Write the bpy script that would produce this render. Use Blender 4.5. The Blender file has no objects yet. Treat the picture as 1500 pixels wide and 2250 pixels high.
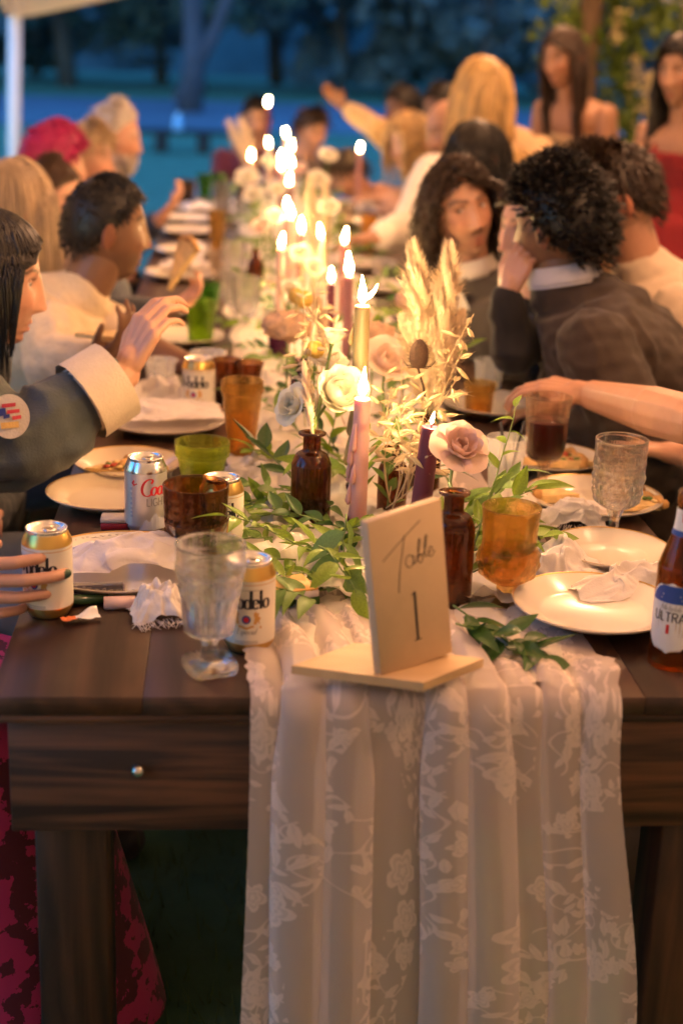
import bpy, math, random
import numpy as np
from mathutils import Vector, Matrix
random.seed(7); rng = np.random.default_rng(7)
SC = bpy.context.scene
COL = SC.collection
PI = math.pi

# ------------------------------------------------------------------ camera
LENS = 3174.6; PITCH = .313526; YAW = .084688; ROLL = .036669      # focal length in photograph pixels, angles in radians
CAM = np.array([.27215, -1.5643, 1.50122])
_F = np.array([math.sin(YAW)*math.cos(PITCH), math.cos(YAW)*math.cos(PITCH), -math.sin(PITCH)])
_R0 = np.array([math.cos(YAW), -math.sin(YAW), 0.]); _U0 = np.cross(_R0, _F)
_R = math.cos(ROLL)*_R0 + math.sin(ROLL)*_U0
_U = -math.sin(ROLL)*_R0 + math.cos(ROLL)*_U0
cd = bpy.data.cameras.new('camera'); cam = bpy.data.objects.new('camera', cd); COL.objects.link(cam)
cam.matrix_world = Matrix(((_R[0], _U[0], -_F[0], CAM[0]), (_R[1], _U[1], -_F[1], CAM[1]), (_R[2], _U[2], -_F[2], CAM[2]), (0, 0, 0, 1)))
cd.sensor_fit = 'VERTICAL'; cd.sensor_height = 36; cd.lens = LENS/2250*36
cd.clip_start = .05; cd.clip_end = 600
cd.dof.use_dof = True; cd.dof.focus_distance = 2.12; cd.dof.aperture_fstop = 2.4
SC.camera = cam
SC.render.resolution_x = 682; SC.render.resolution_y = 1024

# ------------------------------------------------------------------ dusk sky, the last daylight, exposure
SUN_EL, SUN_AZ = math.radians(2.0), math.radians(205)
w = bpy.data.worlds.new('World'); SC.world = w; w.use_nodes = True
nt = w.node_tree; bg = nt.nodes['Background']
sky = nt.nodes.new('ShaderNodeTexSky'); sky.sky_type = 'NISHITA'; sky.sun_disc = False
sky.sun_elevation = SUN_EL; sky.sun_rotation = SUN_AZ; sky.ozone_density = 4.0; sky.air_density = 1.2; sky.dust_density = .3
wb = nt.nodes.new('ShaderNodeMix'); wb.data_type = 'RGBA'; wb.blend_type = 'MULTIPLY'; wb.inputs[0].default_value = 1
wb.inputs[7].default_value = (.74, 1.38, 1.72, 1)                 # camera balanced for lamp light: dusk goes blue
nt.links.new(sky.outputs[0], wb.inputs[6]); nt.links.new(wb.outputs[2], bg.inputs[0])
bg.inputs[1].default_value = .15
sl = bpy.data.lights.new('sun', 'SUN'); so = bpy.data.objects.new('sun', sl); COL.objects.link(so)
sl.energy = .04; sl.angle = math.radians(15); sl.color = (.6, .75, 1.0)
so.rotation_euler = (math.radians(70), 0, math.radians(-25))
SC.view_settings.view_transform = 'Standard'; SC.view_settings.look = 'None'
SC.view_settings.exposure = 3.35; SC.view_settings.gamma = 1.0
cy = SC.cycles if hasattr(SC, 'cycles') else None
if cy:
    cy.use_denoising = True; cy.denoiser = 'OPENIMAGEDENOISE'
    cy.caustics_reflective = False; cy.caustics_refractive = False
    cy.max_bounces = 9; cy.transparent_max_bounces = 14; cy.transmission_bounces = 9; cy.diffuse_bounces = 3; cy.glossy_bounces = 4
    cy.sample_clamp_indirect = 3.0; cy.sample_clamp_direct = 0

# ------------------------------------------------------------------ measuring: where a line of sight meets a level, or a distance
TZ = .76                                                         # table top
def ray(x, y): return _F + _R*((x-750)/LENS) - _U*((y-1125)/LENS)
def tab(x, y, z=TZ):
    d = ray(x, y); return CAM + d*((z-CAM[2])/d[2])
def atz(x, y, depth): return CAM + ray(x, y)*depth
def ppm(P): return LENS/((np.array(P)-CAM) @ _F)                 # photograph pixels per metre at a point

# ------------------------------------------------------------------ materials
def sock(b, *names):
    for n in names:
        if n in b.inputs: return b.inputs[n]
def mat(name, col, rough=.5, metal=0, spec=None, trans=0, ior=1.45, var=0, vs=20, bump=0, bs=60, sss=0, coat=0,
        attr=False, transl=0, stretch=None, sheen=0, tint=None, alpha=None, rv=0, glow=0):
    m = bpy.data.materials.new(name); m.use_nodes = True
    nt = m.node_tree; b = nt.nodes['Principled BSDF']; out = nt.nodes['Material Output']
    c = tuple(col)+(1,)
    b.inputs['Base Color'].default_value = c; b.inputs['Roughness'].default_value = rough
    b.inputs['Metallic'].default_value = metal; b.inputs['IOR'].default_value = ior
    if trans: b.inputs['Transmission Weight'].default_value = trans
    if spec is not None: b.inputs['Specular IOR Level'].default_value = spec
    if coat: b.inputs['Coat Weight'].default_value = coat; b.inputs['Coat Roughness'].default_value = .15
    if sheen: b.inputs['Sheen Weight'].default_value = sheen
    if sss:
        b.inputs['Subsurface Weight'].default_value = sss; b.inputs['Subsurface Radius'].default_value = (1, .35, .2); b.inputs['Subsurface Scale'].default_value = .012
    csrc = None
    if attr:
        a = nt.nodes.new('ShaderNodeVertexColor'); a.layer_name = 'Col'; csrc = a.outputs[0]
    if var or bump or rv:
        tc = nt.nodes.new('ShaderNodeTexCoord'); src = tc.outputs['Object']
        if stretch:
            mp = nt.nodes.new('ShaderNodeMapping'); mp.inputs['Scale'].default_value = stretch
            nt.links.new(src, mp.inputs[0]); src = mp.outputs[0]
    if var:
        n = nt.nodes.new('ShaderNodeTexNoise'); n.inputs['Scale'].default_value = vs; n.inputs['Detail'].default_value = 6; n.inputs['Roughness'].default_value = .62
        nt.links.new(src, n.inputs['Vector'])
        mr = nt.nodes.new('ShaderNodeMapRange'); mr.inputs[1].default_value = .3; mr.inputs[2].default_value = .7
        mr.inputs[3].default_value = 1-var; mr.inputs[4].default_value = 1+var*.7
        nt.links.new(n.outputs[0], mr.inputs[0])
        mx = nt.nodes.new('ShaderNodeMix'); mx.data_type = 'RGBA'; mx.blend_type = 'MULTIPLY'; mx.inputs[0].default_value = 1
        mx.inputs[6].default_value = c
        if csrc is not None: nt.links.new(csrc, mx.inputs[6])
        nt.links.new(mr.outputs[0], mx.inputs[7]); csrc = mx.outputs[2]
    if tint is not None and csrc is not None:
        pass
    if csrc is not None: nt.links.new(csrc, b.inputs['Base Color'])
    if rv:
        n3 = nt.nodes.new('ShaderNodeTexNoise'); n3.inputs['Scale'].default_value = vs*1.7; n3.inputs['Detail'].default_value = 5
        nt.links.new(src, n3.inputs['Vector'])
        r3 = nt.nodes.new('ShaderNodeMapRange'); r3.inputs[1].default_value = .3; r3.inputs[2].default_value = .7
        r3.inputs[3].default_value = max(.02, rough-rv); r3.inputs[4].default_value = rough+rv
        nt.links.new(n3.outputs[0], r3.inputs[0]); nt.links.new(r3.outputs[0], b.inputs['Roughness'])
    if bump:
        n2 = nt.nodes.new('ShaderNodeTexNoise'); n2.inputs['Scale'].default_value = bs; n2.inputs['Detail'].default_value = 4
        nt.links.new(src, n2.inputs['Vector'])
        bp = nt.nodes.new('ShaderNodeBump'); bp.inputs['Strength'].default_value = bump; bp.inputs['Distance'].default_value = .004
        nt.links.new(n2.outputs[0], bp.inputs['Height']); nt.links.new(bp.outputs[0], b.inputs['Normal'])
    sh = b.outputs[0]
    if transl:
        t = nt.nodes.new('ShaderNodeBsdfTranslucent'); t.inputs[0].default_value = c
        if csrc is not None: nt.links.new(csrc, t.inputs[0])
        ms = nt.nodes.new('ShaderNodeMixShader'); ms.inputs[0].default_value = transl
        nt.links.new(sh, ms.inputs[1]); nt.links.new(t.outputs[0], ms.inputs[2]); sh = ms.outputs[0]
    if glow:
        t = nt.nodes.new('ShaderNodeBsdfTranslucent'); t.inputs[0].default_value = c
        ms = nt.nodes.new('ShaderNodeMixShader'); ms.inputs[0].default_value = glow
        nt.links.new(sh, ms.inputs[1]); nt.links.new(t.outputs[0], ms.inputs[2]); sh = ms.outputs[0]
    if alpha is not None:
        t = nt.nodes.new('ShaderNodeBsdfTransparent'); t.inputs[0].default_value = tuple(tint or (1, 1, 1))+(1,)
        ms = nt.nodes.new('ShaderNodeMixShader'); ms.inputs[0].default_value = alpha
        nt.links.new(t.outputs[0], ms.inputs[1]); nt.links.new(sh, ms.inputs[2]); sh = ms.outputs[0]
    nt.links.new(sh, out.inputs[0])
    return m
def glass(name, col, alpha=.5, rough=.02, bump=0, bs=120, ior=1.46, glow=.06):
    # pressed glass: part straight tinted view through, part refraction
    return mat(name, col, rough, trans=1, ior=ior, bump=bump, bs=bs, glow=glow, alpha=alpha, tint=[c**.5 for c in col])
def emit(name, col, strength, grad=None, clear=False):
    m = bpy.data.materials.new(name); m.use_nodes = True; nt = m.node_tree
    nt.nodes.remove(nt.nodes['Principled BSDF']); e = nt.nodes.new('ShaderNodeEmission')
    e.inputs[0].default_value = tuple(col)+(1,); e.inputs[1].default_value = strength
    if grad:   # strength along object z from z0 to z1, value a to b
        tc = nt.nodes.new('ShaderNodeTexCoord'); sx = nt.nodes.new('ShaderNodeSeparateXYZ'); nt.links.new(tc.outputs['Object'], sx.inputs[0])
        mr = nt.nodes.new('ShaderNodeMapRange'); mr.interpolation_type = 'SMOOTHSTEP'
        for i, v in enumerate(grad): mr.inputs[1+i].default_value = v
        nt.links.new(sx.outputs[2], mr.inputs[0]); nt.links.new(mr.outputs[0], e.inputs[1])
    sh = e.outputs[0]
    if clear:
        t = nt.nodes.new('ShaderNodeBsdfTransparent'); a = nt.nodes.new('ShaderNodeAddShader')
        nt.links.new(sh, a.inputs[0]); nt.links.new(t.outputs[0], a.inputs[1]); sh = a.outputs[0]
    nt.links.new(sh, nt.nodes['Material Output'].inputs[0])
    return m

# ------------------------------------------------------------------ mesh helpers
class MB:
    def __init__(s): s.v = []; s.f = []; s.mi = []; s.n = 0; s.c = []
    def add(s, v, f, mi=0, col=None):
        v = np.asarray(v, float).reshape(-1, 3)
        s.v.append(v); s.f += [tuple(i+s.n for i in q) for q in f]; s.mi += [mi]*len(f)
        if col is not None:
            col = np.asarray(col, float)
            s.c.append(np.broadcast_to(col, (len(v), 3)).copy())
        else: s.c.append(np.ones((len(v), 3)))
        s.n += len(v); return s
    def mesh(s, name, mats, smooth=True, color=False):
        me = bpy.data.meshes.new(name)
        V = np.concatenate(s.v) if s.v else np.zeros((0, 3))
        me.from_pydata(V.tolist(), [], s.f)
        for m in (mats if isinstance(mats, (list, tuple)) else [mats]): me.materials.append(m)
        if max(s.mi or [0]) > 0: me.polygons.foreach_set('material_index', s.mi)
        if smooth: me.polygons.foreach_set('use_smooth', [True]*len(me.polygons))
        if color:
            ca = me.color_attributes.new('Col', 'FLOAT_COLOR', 'POINT')
            C = np.concatenate(s.c); C = np.concatenate([C, np.ones((len(C), 1))], 1)
            ca.data.foreach_set('color', C.astype(np.float32).ravel())
        me.update(); return me
    def obj(s, name, mats, parent=None, loc=None, smooth=True, color=False):
        return link(name, s.mesh(name, mats, smooth, color), parent, loc)
def link(name, me, parent=None, loc=None):
    o = bpy.data.objects.new(name, me); COL.objects.link(o)
    if parent is not None: o.parent = parent
    if loc is not None: o.location = tuple(float(q) for q in loc)
    return o
def tag(o, label=None, cat=None, group=None, kind=None):
    if label: o['label'] = label
    if cat: o['category'] = cat
    if group: o['group'] = group
    if kind: o['kind'] = kind
    return o
def thing(name, label, cat, loc=(0, 0, 0), rz=0, group=None):
    o = bpy.data.objects.new(name, None); COL.objects.link(o); o.empty_display_size = .05
    o.location = tuple(float(q) for q in loc); o.rotation_euler = (0, 0, rz)
    return tag(o, label, cat, group)
def copy_tree(o, parent=None):
    c = o.copy(); COL.objects.link(c)
    if parent is not None: c.parent = parent
    for ch in list(o.children): copy_tree(ch, c)
    return c
def lathe(prof, n=32, close_top=False, close_bot=False, mod=None):
    v = []; f = []
    for r, z in prof:
        for k in range(n):
            a = 2*PI*k/n; rr = r*(mod(a, z, r) if mod else 1)
            v.append((rr*math.cos(a), rr*math.sin(a), z))
    for i in range(len(prof)-1):
        for k in range(n):
            k2 = (k+1) % n; f.append((i*n+k, i*n+k2, (i+1)*n+k2, (i+1)*n+k))
    if close_bot: f.append(tuple(reversed(range(n))))
    if close_top: f.append(tuple((len(prof)-1)*n+k for k in range(n)))
    return v, f
def nrm(a): a = np.asarray(a, float); return a/max(1e-9, np.linalg.norm(a))
def tube(pts, rad, n=6, caps=True):
    pts = [np.asarray(p, float) for p in pts]; m = len(pts)
    if np.isscalar(rad): rad = [rad]*m
    v = []; f = []; ref = None
    for i in range(m):
        t = nrm(pts[min(i+1, m-1)]-pts[max(i-1, 0)])
        if ref is None: ref = np.array([1., 0, 0]) if abs(t[0]) < .8 else np.array([0, 1., 0])
        a = nrm(ref - t*(ref@t)); b = np.cross(t, a); ref = a
        for k in range(n):
            q = 2*PI*k/n; v.append(pts[i] + rad[i]*(math.cos(q)*a + math.sin(q)*b))
    for i in range(m-1):
        for k in range(n):
            k2 = (k+1) % n; f.append((i*n+k, i*n+k2, (i+1)*n+k2, (i+1)*n+k))
    if caps: f.append(tuple(reversed(range(n)))); f.append(tuple((m-1)*n+k for k in range(n)))
    return v, f
def box(x0, x1, y0, y1, z0, z1, bev=0):
    if bev <= 0:
        v = [(x, y, z) for z in (z0, z1) for y in (y0, y1) for x in (x0, x1)]
        return v, [(0, 2, 3, 1), (4, 5, 7, 6), (0, 1, 5, 4), (1, 3, 7, 5), (3, 2, 6, 7), (2, 0, 4, 6)]
    b = bev
    def ring(d, z): return [(x0+d, y0+b*0+0, z) for _ in ()]
    v = []; f = []
    def oct_(i, z):   # 8-gon outline inset by i
        return [(x0+b+i*0, y0+i, z), (x1-b, y0+i, z), (x1-i, y0+b, z), (x1-i, y1-b, z), (x1-b, y1-i, z), (x0+b, y1-i, z), (x0+i, y1-b, z), (x0+i, y0+b, z)]
    R = [oct_(b*.9, z0), oct_(0, z0+b), oct_(0, z1-b), oct_(b*.9, z1)]
    for r in R: v += r
    for i in range(3):
        for k in range(8):
            k2 = (k+1) % 8; f.append((i*8+k, i*8+k2, (i+1)*8+k2, (i+1)*8+k))
    f.append(tuple(reversed(range(8)))); f.append(tuple(24+k for k in range(8)))
    return v, f
def ball(c, r, nu=12, nv=8):
    r = np.broadcast_to(r, 3); v = []; f = []
    for i in range(nv+1):
        t = PI*i/nv
        for k in range(nu):
            a = 2*PI*k/nu; v.append((c[0]+r[0]*math.sin(t)*math.cos(a), c[1]+r[1]*math.sin(t)*math.sin(a), c[2]-r[2]*math.cos(t)))
    for i in range(nv):
        for k in range(nu):
            k2 = (k+1) % nu; f.append((i*nu+k, i*nu+k2, (i+1)*nu+k2, (i+1)*nu+k))
    return v, f
def grid_faces(nu, nv, wrap=False):
    f = []
    for j in range(nv-1):
        for i in range(nu-(0 if wrap else 1)):
            i2 = (i+1) % nu; f.append((j*nu+i, j*nu+i2, (j+1)*nu+i2, (j+1)*nu+i))
    return f
def pnoise(P, scale, seed=0, oct=3):
    # cheap smooth noise for many points: sums of sines along random directions
    r = np.random.default_rng(seed); P = np.asarray(P)*scale; o = np.zeros(len(P)); a = 1.; tot = 0
    for k in range(oct):
        for j in range(4):
            d = r.normal(size=3); d /= np.linalg.norm(d); o += a*np.sin(P@d*(2**k)*2.2 + r.uniform(0, 6.28))
        tot += a*2; a *= .55
    return o/tot
def rotm(axis, ang): return np.array(Matrix.Rotation(ang, 3, Vector(axis)))
# ================================================================== THE SETTING
M = {}
M['lawn'] = mat('lawn', (.075, .165, .09), .9, var=.35, vs=3, bump=.6, bs=40)
M['asphalt'] = mat('asphalt', (.13, .13, .17), .55, var=.25, vs=.8, bump=.2, bs=30)
M['hill'] = mat('hill', (.06, .09, .09), .95, var=.6, vs=.25)
M['bark'] = mat('bark', (.07, .06, .055), .9, var=.5, vs=6, bump=.6, bs=18, stretch=(1, 1, .2))
def bark2(): return M['bark']
for k, c in (('leaf_dark', (.05, .085, .07)), ('leaf_blue', (.10, .15, .17)), ('leaf_mid', (.07, .12, .09))):  # blue variant paints sky light on foliage into the leaf colour
    M[k] = mat(k, c, .75, var=.5, vs=.9, transl=.25)
# ground sheet with a gentle rise only far beyond the trees
n = 61; xs = np.concatenate([np.linspace(-160, -6, 18), np.linspace(-5, 10, 20), np.linspace(12, 200, 18)])
ys = np.concatenate([np.linspace(-60, -3, 8), np.linspace(-2, 24, 30), np.linspace(28, 260, 16)])
v = []
for y in ys:
    for x in xs: v.append((x, y, .015*math.sin(x*1.3)*math.sin(y*.9) if y < 23 else 0))
tag(MB().add(v, grid_faces(len(xs), len(ys))).obj('lawn', M['lawn']), kind='structure')
v = []
for i in range(60):
    x = -120+i*4.6; wv = .5*math.sin(x*.06)
    v += [(x, 24.0+wv, .02), (x, 36+wv*1.6, .02)]
tag(MB().add(v, [(2*i, 2*i+2, 2*i+3, 2*i+1) for i in range(59)]).obj('road', M['asphalt']), kind='structure')
# wooded slope behind the trees
v = []; nx, ny = 60, 14
for j in range(ny):
    for i in range(nx):
        x = -90+i*4.; y = 62+j*5.; z = -.3+18*(1-math.exp(-j*.22))+1.6*math.sin(x*.35+j)*math.sin(j*1.1+x*.13)
        v.append((x, y, z if j else -1))
tag(MB().add(v, grid_faces(nx, ny)).obj('hillside', M['hill']), kind='structure')
# grass blades under and around the table's near end
r = np.random.default_rng(3); b = MB()
N = 9000; P = np.stack([r.uniform(-.5, 1.7, N), r.uniform(-.25, 3.2, N)], 1)
V = []; Fc = []
for i in range(N):
    x, y = P[i]; a = r.uniform(0, 6.28); h = r.uniform(.025, .075); l = r.uniform(-.03, .03, 2); wd = .0022
    c, s = math.cos(a)*wd, math.sin(a)*wd
    V += [(x-c, y-s, -.005), (x+c, y+s, -.005), (x+l[0], y+l[1], h)]; Fc.append((3*i, 3*i+1, 3*i+2))
tag(b.add(V, Fc).obj('grass', mat('grass_blade', (.06, .11, .03), .8, var=.5, vs=2)), 'short lawn grass growing under the long table', 'grass', kind='stuff')

# ---------------------------------------------------------------- trees across the road
def tree_mesh(seed, H, R, nleaf, low, size):
    r = np.random.default_rng(seed); tb = MB(); pts = [(0, 0, -.2)]
    lean = r.uniform(-.12, .12, 2)
    for k in range(1, 6): pts.append((lean[0]*k*H/8+r.normal()*.06, lean[1]*k*H/8+r.normal()*.06, H*.16*k))
    tb.add(*tube(pts, [.045*H*(1-.15*k)*.6 for k in range(6)], 8))
    ends = []
    for k in range(9):
        z0 = H*r.uniform(.15, .6); a = r.uniform(0, 6.28); L = R*r.uniform(.5, 1.0)
        p0 = np.array([lean[0]*z0*.9, lean[1]*z0*.9, z0]); p2 = p0+np.array([math.cos(a)*L, math.sin(a)*L, L*r.uniform(-.1, .6)])
        p1 = (p0+p2)/2+np.array([0, 0, L*.12]); tb.add(*tube([p0, p1, p2], [.016*H*.6, .010*H*.6, .004*H*.6], 5)); ends.append(p2)
    C = []
    for k in range(38):
        t = r.uniform(0, 1); z = low+(H-low)*t; rad = R*math.sqrt(max(.05, 1-(2*t-.85)**2*.8))*r.uniform(.25, 1)
        a = r.uniform(0, 6.28); C.append((math.cos(a)*rad, math.sin(a)*rad, z, R*r.uniform(.18, .42)))
    C = np.array(C); idx = r.integers(0, len(C), nleaf); d = r.normal(size=(nleaf, 3)); d /= np.linalg.norm(d, axis=1)[:, None]
    P = C[idx, :3]+d*(C[idx, 3]*r.uniform(.3, 1, nleaf)**.5)[:, None]*np.array([1, 1, .7])
    P[:, 2] = np.maximum(P[:, 2], low*.6+.1)
    a1 = r.normal(size=(nleaf, 3)); a1 /= np.linalg.norm(a1, axis=1)[:, None]; a2 = np.cross(a1, r.normal(size=(nleaf, 3))); a2 /= np.linalg.norm(a2, axis=1)[:, None]
    s = size*r.uniform(.5, 1.2, nleaf)[:, None]
    Q = np.stack([P-a1*s, P+a2*s*.45, P+a1*s, P-a2*s*.45], 1).reshape(-1, 3)
    cb = MB().add(Q, [(4*i, 4*i+1, 4*i+2, 4*i+3) for i in range(nleaf)])
    return tb.mesh('trunk', M['bark']), cb
TREE_LAB = {'leaf_dark': 'dark leafy tree', 'leaf_blue': 'leafy tree with sky-lit blue leaf colour', 'leaf_mid': 'mid-green leafy tree'}
protos = []
for s, (H, R_, low) in enumerate(((9, 3.6, .9), (11, 4.2, 1.5), (7.5, 3.4, .5), (10, 3.2, 2.2))):
    protos.append(tree_mesh(40+s, H, R_, 2600, low, .34))
crowns = {}
spots = [(-13, 42, 0, 'leaf_dark'), (-8.6, 40, 2, 'leaf_mid'), (-4.4, 43, 1, 'leaf_dark'), (-.6, 41, 3, 'leaf_dark'), (3.6, 44, 2, 'leaf_blue'), (7.6, 41.5, 0, 'leaf_blue'),
         (11.5, 43, 2, 'leaf_blue'), (15.6, 42, 1, 'leaf_mid'), (20, 43, 0, 'leaf_dark'),
         (-11, 51, 1, 'leaf_mid'), (-6.5, 52, 2, 'leaf_dark'), (-2, 50, 0, 'leaf_blue'), (2, 53, 1, 'leaf_blue'), (6, 50, 2, 'leaf_mid'), (10, 52, 0, 'leaf_blue'), (14.5, 51, 2, 'leaf_blue'), (19, 52, 1, 'leaf_dark'), (24, 50, 0, 'leaf_mid')]
for i, (x, y, k, mk) in enumerate(spots):
    t = thing('tree', TREE_LAB[mk]+(' in the front row beyond the road' if y < 46 else ' standing behind the first row of trees'), 'tree', (x, y, 0), i*1.3, 'trees beyond the road, '+mk.split('_')[1]+(' front' if y < 46 else ' back'))
    link('trunk', protos[k][0], t)
    if (k, mk) not in crowns: crowns[(k, mk)] = protos[k][1].mesh('crown', M[mk], smooth=False)
    link('crown', crowns[(k, mk)], t)
# a pale forked trunk leaning at the road's edge
t = thing('forked_tree', 'bare pale forked trunk leaning at the far road edge', 'tree', (-.55, 30, 0))
b = MB().add(*tube([(0, 0, 0), (.1, 0, 1.2), (.02, 0, 3.2), (-.3, .1, 6)], [.28, .22, .18, .1], 8)); b.obj('trunk', mat('pale_bark', (.06, .06, .08), .9, var=.3, vs=4), t)
MB().add(*tube([(-.25, 0, .2), (.45, 0, 1.5), (1.0, 0, 2.9), (1.3, 0, 4.5)], [.16, .15, .12, .07], 7)).obj('limb', bpy.data.materials['pale_bark'], t)

# ---------------------------------------------------------------- plank bench on the lawn with a bottle on it
M['weathered'] = mat('weathered_wood', (.02, .018, .018), .8, var=.4, vs=6, bump=.3, bs=20, stretch=(.2, 1, 1))
t = thing('plank_bench', 'low dark plank bench with block legs out on the lawn', 'bench', (-.62, 18.9, 0))
for q in (0, .2): MB().add(*box(-1.35, 1.0, q-.16, q+.02, .245, .29, .01)).obj('plank', M['weathered'], t)
for x in (-.95, -.02, .55): MB().add(*box(x-.09, x+.09, -.14, .2, 0, .245, .012)).obj('leg', M['weathered'], t)
t = thing('water_jug', 'small pale blue jug standing on the lawn bench', 'jug', (-.42, 18.95, .292))
MB().add(*lathe([(.001, 0), (.055, 0), (.06, .02), (.06, .13), (.035, .18), (.025, .2)], 14)).obj('body', mat('jug_blue', (.25, .5, .75), .4), t)
MB().add(*lathe([(.028, .2), (.028, .225), (.001, .226)], 12)).obj('lid', mat('jug_lid', (.8, .85, .9), .5), t)

# ---------------------------------------------------------------- the party tent: white poles, canopy, strings of bulbs
M['pole'] = mat('white_pole', (.78, .78, .8), .35, var=.06, vs=9)
M['canvas'] = mat('tent_canvas', (.82, .72, .50), .8, var=.05, vs=4, bump=.1, bs=15, transl=.12)
M['cable'] = mat('black_cable', (.02, .02, .02), .6)
PX0, PX1, PY0, PY1 = -1.06, 4.2, -2.6, 8.1
t = thing('party_tent', 'white party tent with poles and lamp-lit cream canopy edge', 'tent', (PX0, PY1, 0))
o = np.array([PX0, PY1, 0])
for i, (x, y) in enumerate(((PX0, PY1), (PX1, PY1), (PX0, PY0), (PX1, PY0))):
    lean = .07 if i == 0 else 0
    pts = [(x-o[0]-lean, y-o[1], 0), (x-o[0]-lean*.55, y-o[1], .8), (x-o[0], y-o[1], 1.72)]
    MB().add(*tube(pts, .043, 14)).obj('pole', M['pole'], t)
    MB().add(*box(x-o[0]-lean-.1, x-o[0]-lean+.1, y-o[1]-.1, y-o[1]+.1, 0, .02, .006)).obj('foot_plate', M['pole'], t)
def eave(q):     # height of the valance's lower hem, q metres from a corner
    return 1.575+.24*min(q, .9)+.35*(1-math.exp(-max(0, q-.9)*.6))
NV = 40; v = []
per = []
for k in range(NV): per.append((PX0+(PX1-PX0)*k/NV, PY0, min(k/NV, 1-k/NV)*(PX1-PX0)))
for k in range(NV): per.append((PX1, PY0+(PY1-PY0)*k/NV, min(k/NV, 1-k/NV)*(PY1-PY0)))
for k in range(NV): per.append((PX1-(PX1-PX0)*k/NV, PY1, min(k/NV, 1-k/NV)*(PX1-PX0)))
for k in range(NV): per.append((PX0, PY1-(PY1-PY0)*k/NV, min(k/NV, 1-k/NV)*(PY1-PY0)))
for lev in range(7):
    for (x, y, q) in per:
        e = eave(q)
        cx_, cy_ = (PX0+PX1)/2, min(max(y, PY0+2.6), PY1-2.6)
        if lev == 0: z = e; xx, yy = x, y
        elif lev == 1: z = e+.2; xx, yy = x, y
        else:
            s = (lev-1)/5; z = (e+.2)*(1-s)+3.5*s-.25*math.sin(PI*s); xx, yy = x*(1-s)+cx_*s, y*(1-s)+cy_*s
        d = .045 if lev < 2 else 0
        xx += d*np.sign(xx-cx_)*(abs(x-PX0) < .01 or abs(x-PX1) < .01); yy += d*np.sign(y-(PY0+PY1)/2)*(abs(y-PY0) < .01 or abs(y-PY1) < .01)
        v.append((xx-o[0], yy-o[1], z))
MB().add(v, grid_faces(len(per), 7, True)).obj('canopy', M['canvas'], t)
# unseen canvas walls added to block blue sky light: behind camera, right, half left
for (xa, ya, xb, yb) in ((PX0+.02, PY0+.05, PX1-.02, PY0+.05), (PX1-.05, PY0+.1, PX1-.05, PY1-.1), (PX0+.05, .9, PX0+.05, 3.4), (PX0+.05, PY0+.1, PX0+.05, -.75)):
    v = []; n = 60; L = math.hypot(xb-xa, yb-ya)
    for j in range(8):
        for i in range(n):
            q = i/(n-1); wv = .035*math.sin(q*L*9)*(.4+.6*(1-j/7)); z = .02+j/7*(eave(min(q, 1-q)*L)+.05)
            v.append((xa+(xb-xa)*q+(wv if xa == xb else 0)-o[0], ya+(yb-ya)*q+(wv if ya == yb else 0)-o[1], z))
    MB().add(v, grid_faces(n, 8)).obj('sky_block_wall', M['canvas'], t)
M['bulb'] = emit('lit_bulb', (1, .62, .28), 12, clear=True)
def bulb_string(x0, x1, ya, yb, nb, z, lab, watts):
    t = thing('string_lights', lab, 'string lights', (x0, ya, z)); pts = []
    for k in range(nb*4+1):
        q = k/(nb*4); pts.append((q*(x1-x0), q*(yb-ya), -.10*abs(math.sin(q*nb*PI))+.12))
    MB().add(*tube(pts, .004, 5)).obj('cable', M['cable'], t)
    for k in range(nb):
        q = (k+.5)/nb; x, y = q*(x1-x0), q*(yb-ya)
        MB().add(*lathe([(.001, .0), (.011, 0), (.012, .04), (.006, .05)], 8)).obj('socket', M['cable'], t, (x, y, -.02))
        bl = MB().add(*lathe([(.001, -.075), (.016, -.066), (.024, -.045), (.02, -.02), (.01, .0)], 12)).obj('bulb', M['bulb'], t, (x, y, -.02))
        L = bpy.data.lights.new('bulb_light', 'POINT'); L.energy = watts; L.color = (1, .49, .26); L.shadow_soft_size = .05
        lo = link('bulb_light', L, t, (x, y, -.065))
bulb_string(-.45, -.45, -2.2, 7.8, 8, 2.55, 'string of warm round bulbs hung over the left bench', 6.5)
bulb_string(1.7, 1.7, -2.2, 7.8, 8, 2.6, 'string of warm round bulbs hung over the right bench', 4.6)

# ---------------------------------------------------------------- flowered arch behind the standing guests
M['arch_leaf'] = mat('arch_leaf', (.11, .17, .02), .6, var=.5, vs=3, transl=.35)
M['arch_flower'] = mat('arch_flower', (.72, .62, .34), .7, transl=.3)
pa = atz(1330, 250, 7.2); ax, ay = pa[0], pa[1]
t = thing('flower_arch', 'wooden arch hung with leafy vines and pale drooping blossom', 'arch', (ax, ay, 0))
wd = mat('arch_wood', (.10, .06, .03), .75, var=.3, vs=8)
for x in (-.12, 1.5): MB().add(*box(x-.045, x+.045, -.045, .045, 0, 2.4, .006)).obj('post', wd, t)
MB().add(*box(-.3, 1.7, -.06, .06, 2.4, 2.5, .006)).obj('beam', wd, t)
r = np.random.default_rng(5)
def leaf_cloud(b, cs, n, size, r):
    for (cx_, cy_, cz_, rx, rz) in cs:
        P = np.array([cx_, cy_, cz_])+r.normal(size=(n, 3))*np.array([rx, rx*.7, rz])*.5
        a1 = r.normal(size=(n, 3)); a1[:, 2] -= 1.1; a1 /= np.linalg.norm(a1, axis=1)[:, None]; a2 = np.cross(a1, r.normal(size=(n, 3))); a2 /= np.linalg.norm(a2, axis=1)[:, None]
        s = size*r.uniform(.5, 1.2, n)[:, None]
        Q = np.stack([P-a1*s, P+a2*s*.4, P+a1*s, P-a2*s*.4], 1).reshape(-1, 3); b.add(Q, [(4*i, 4*i+1, 4*i+2, 4*i+3) for i in range(n)])
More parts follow.
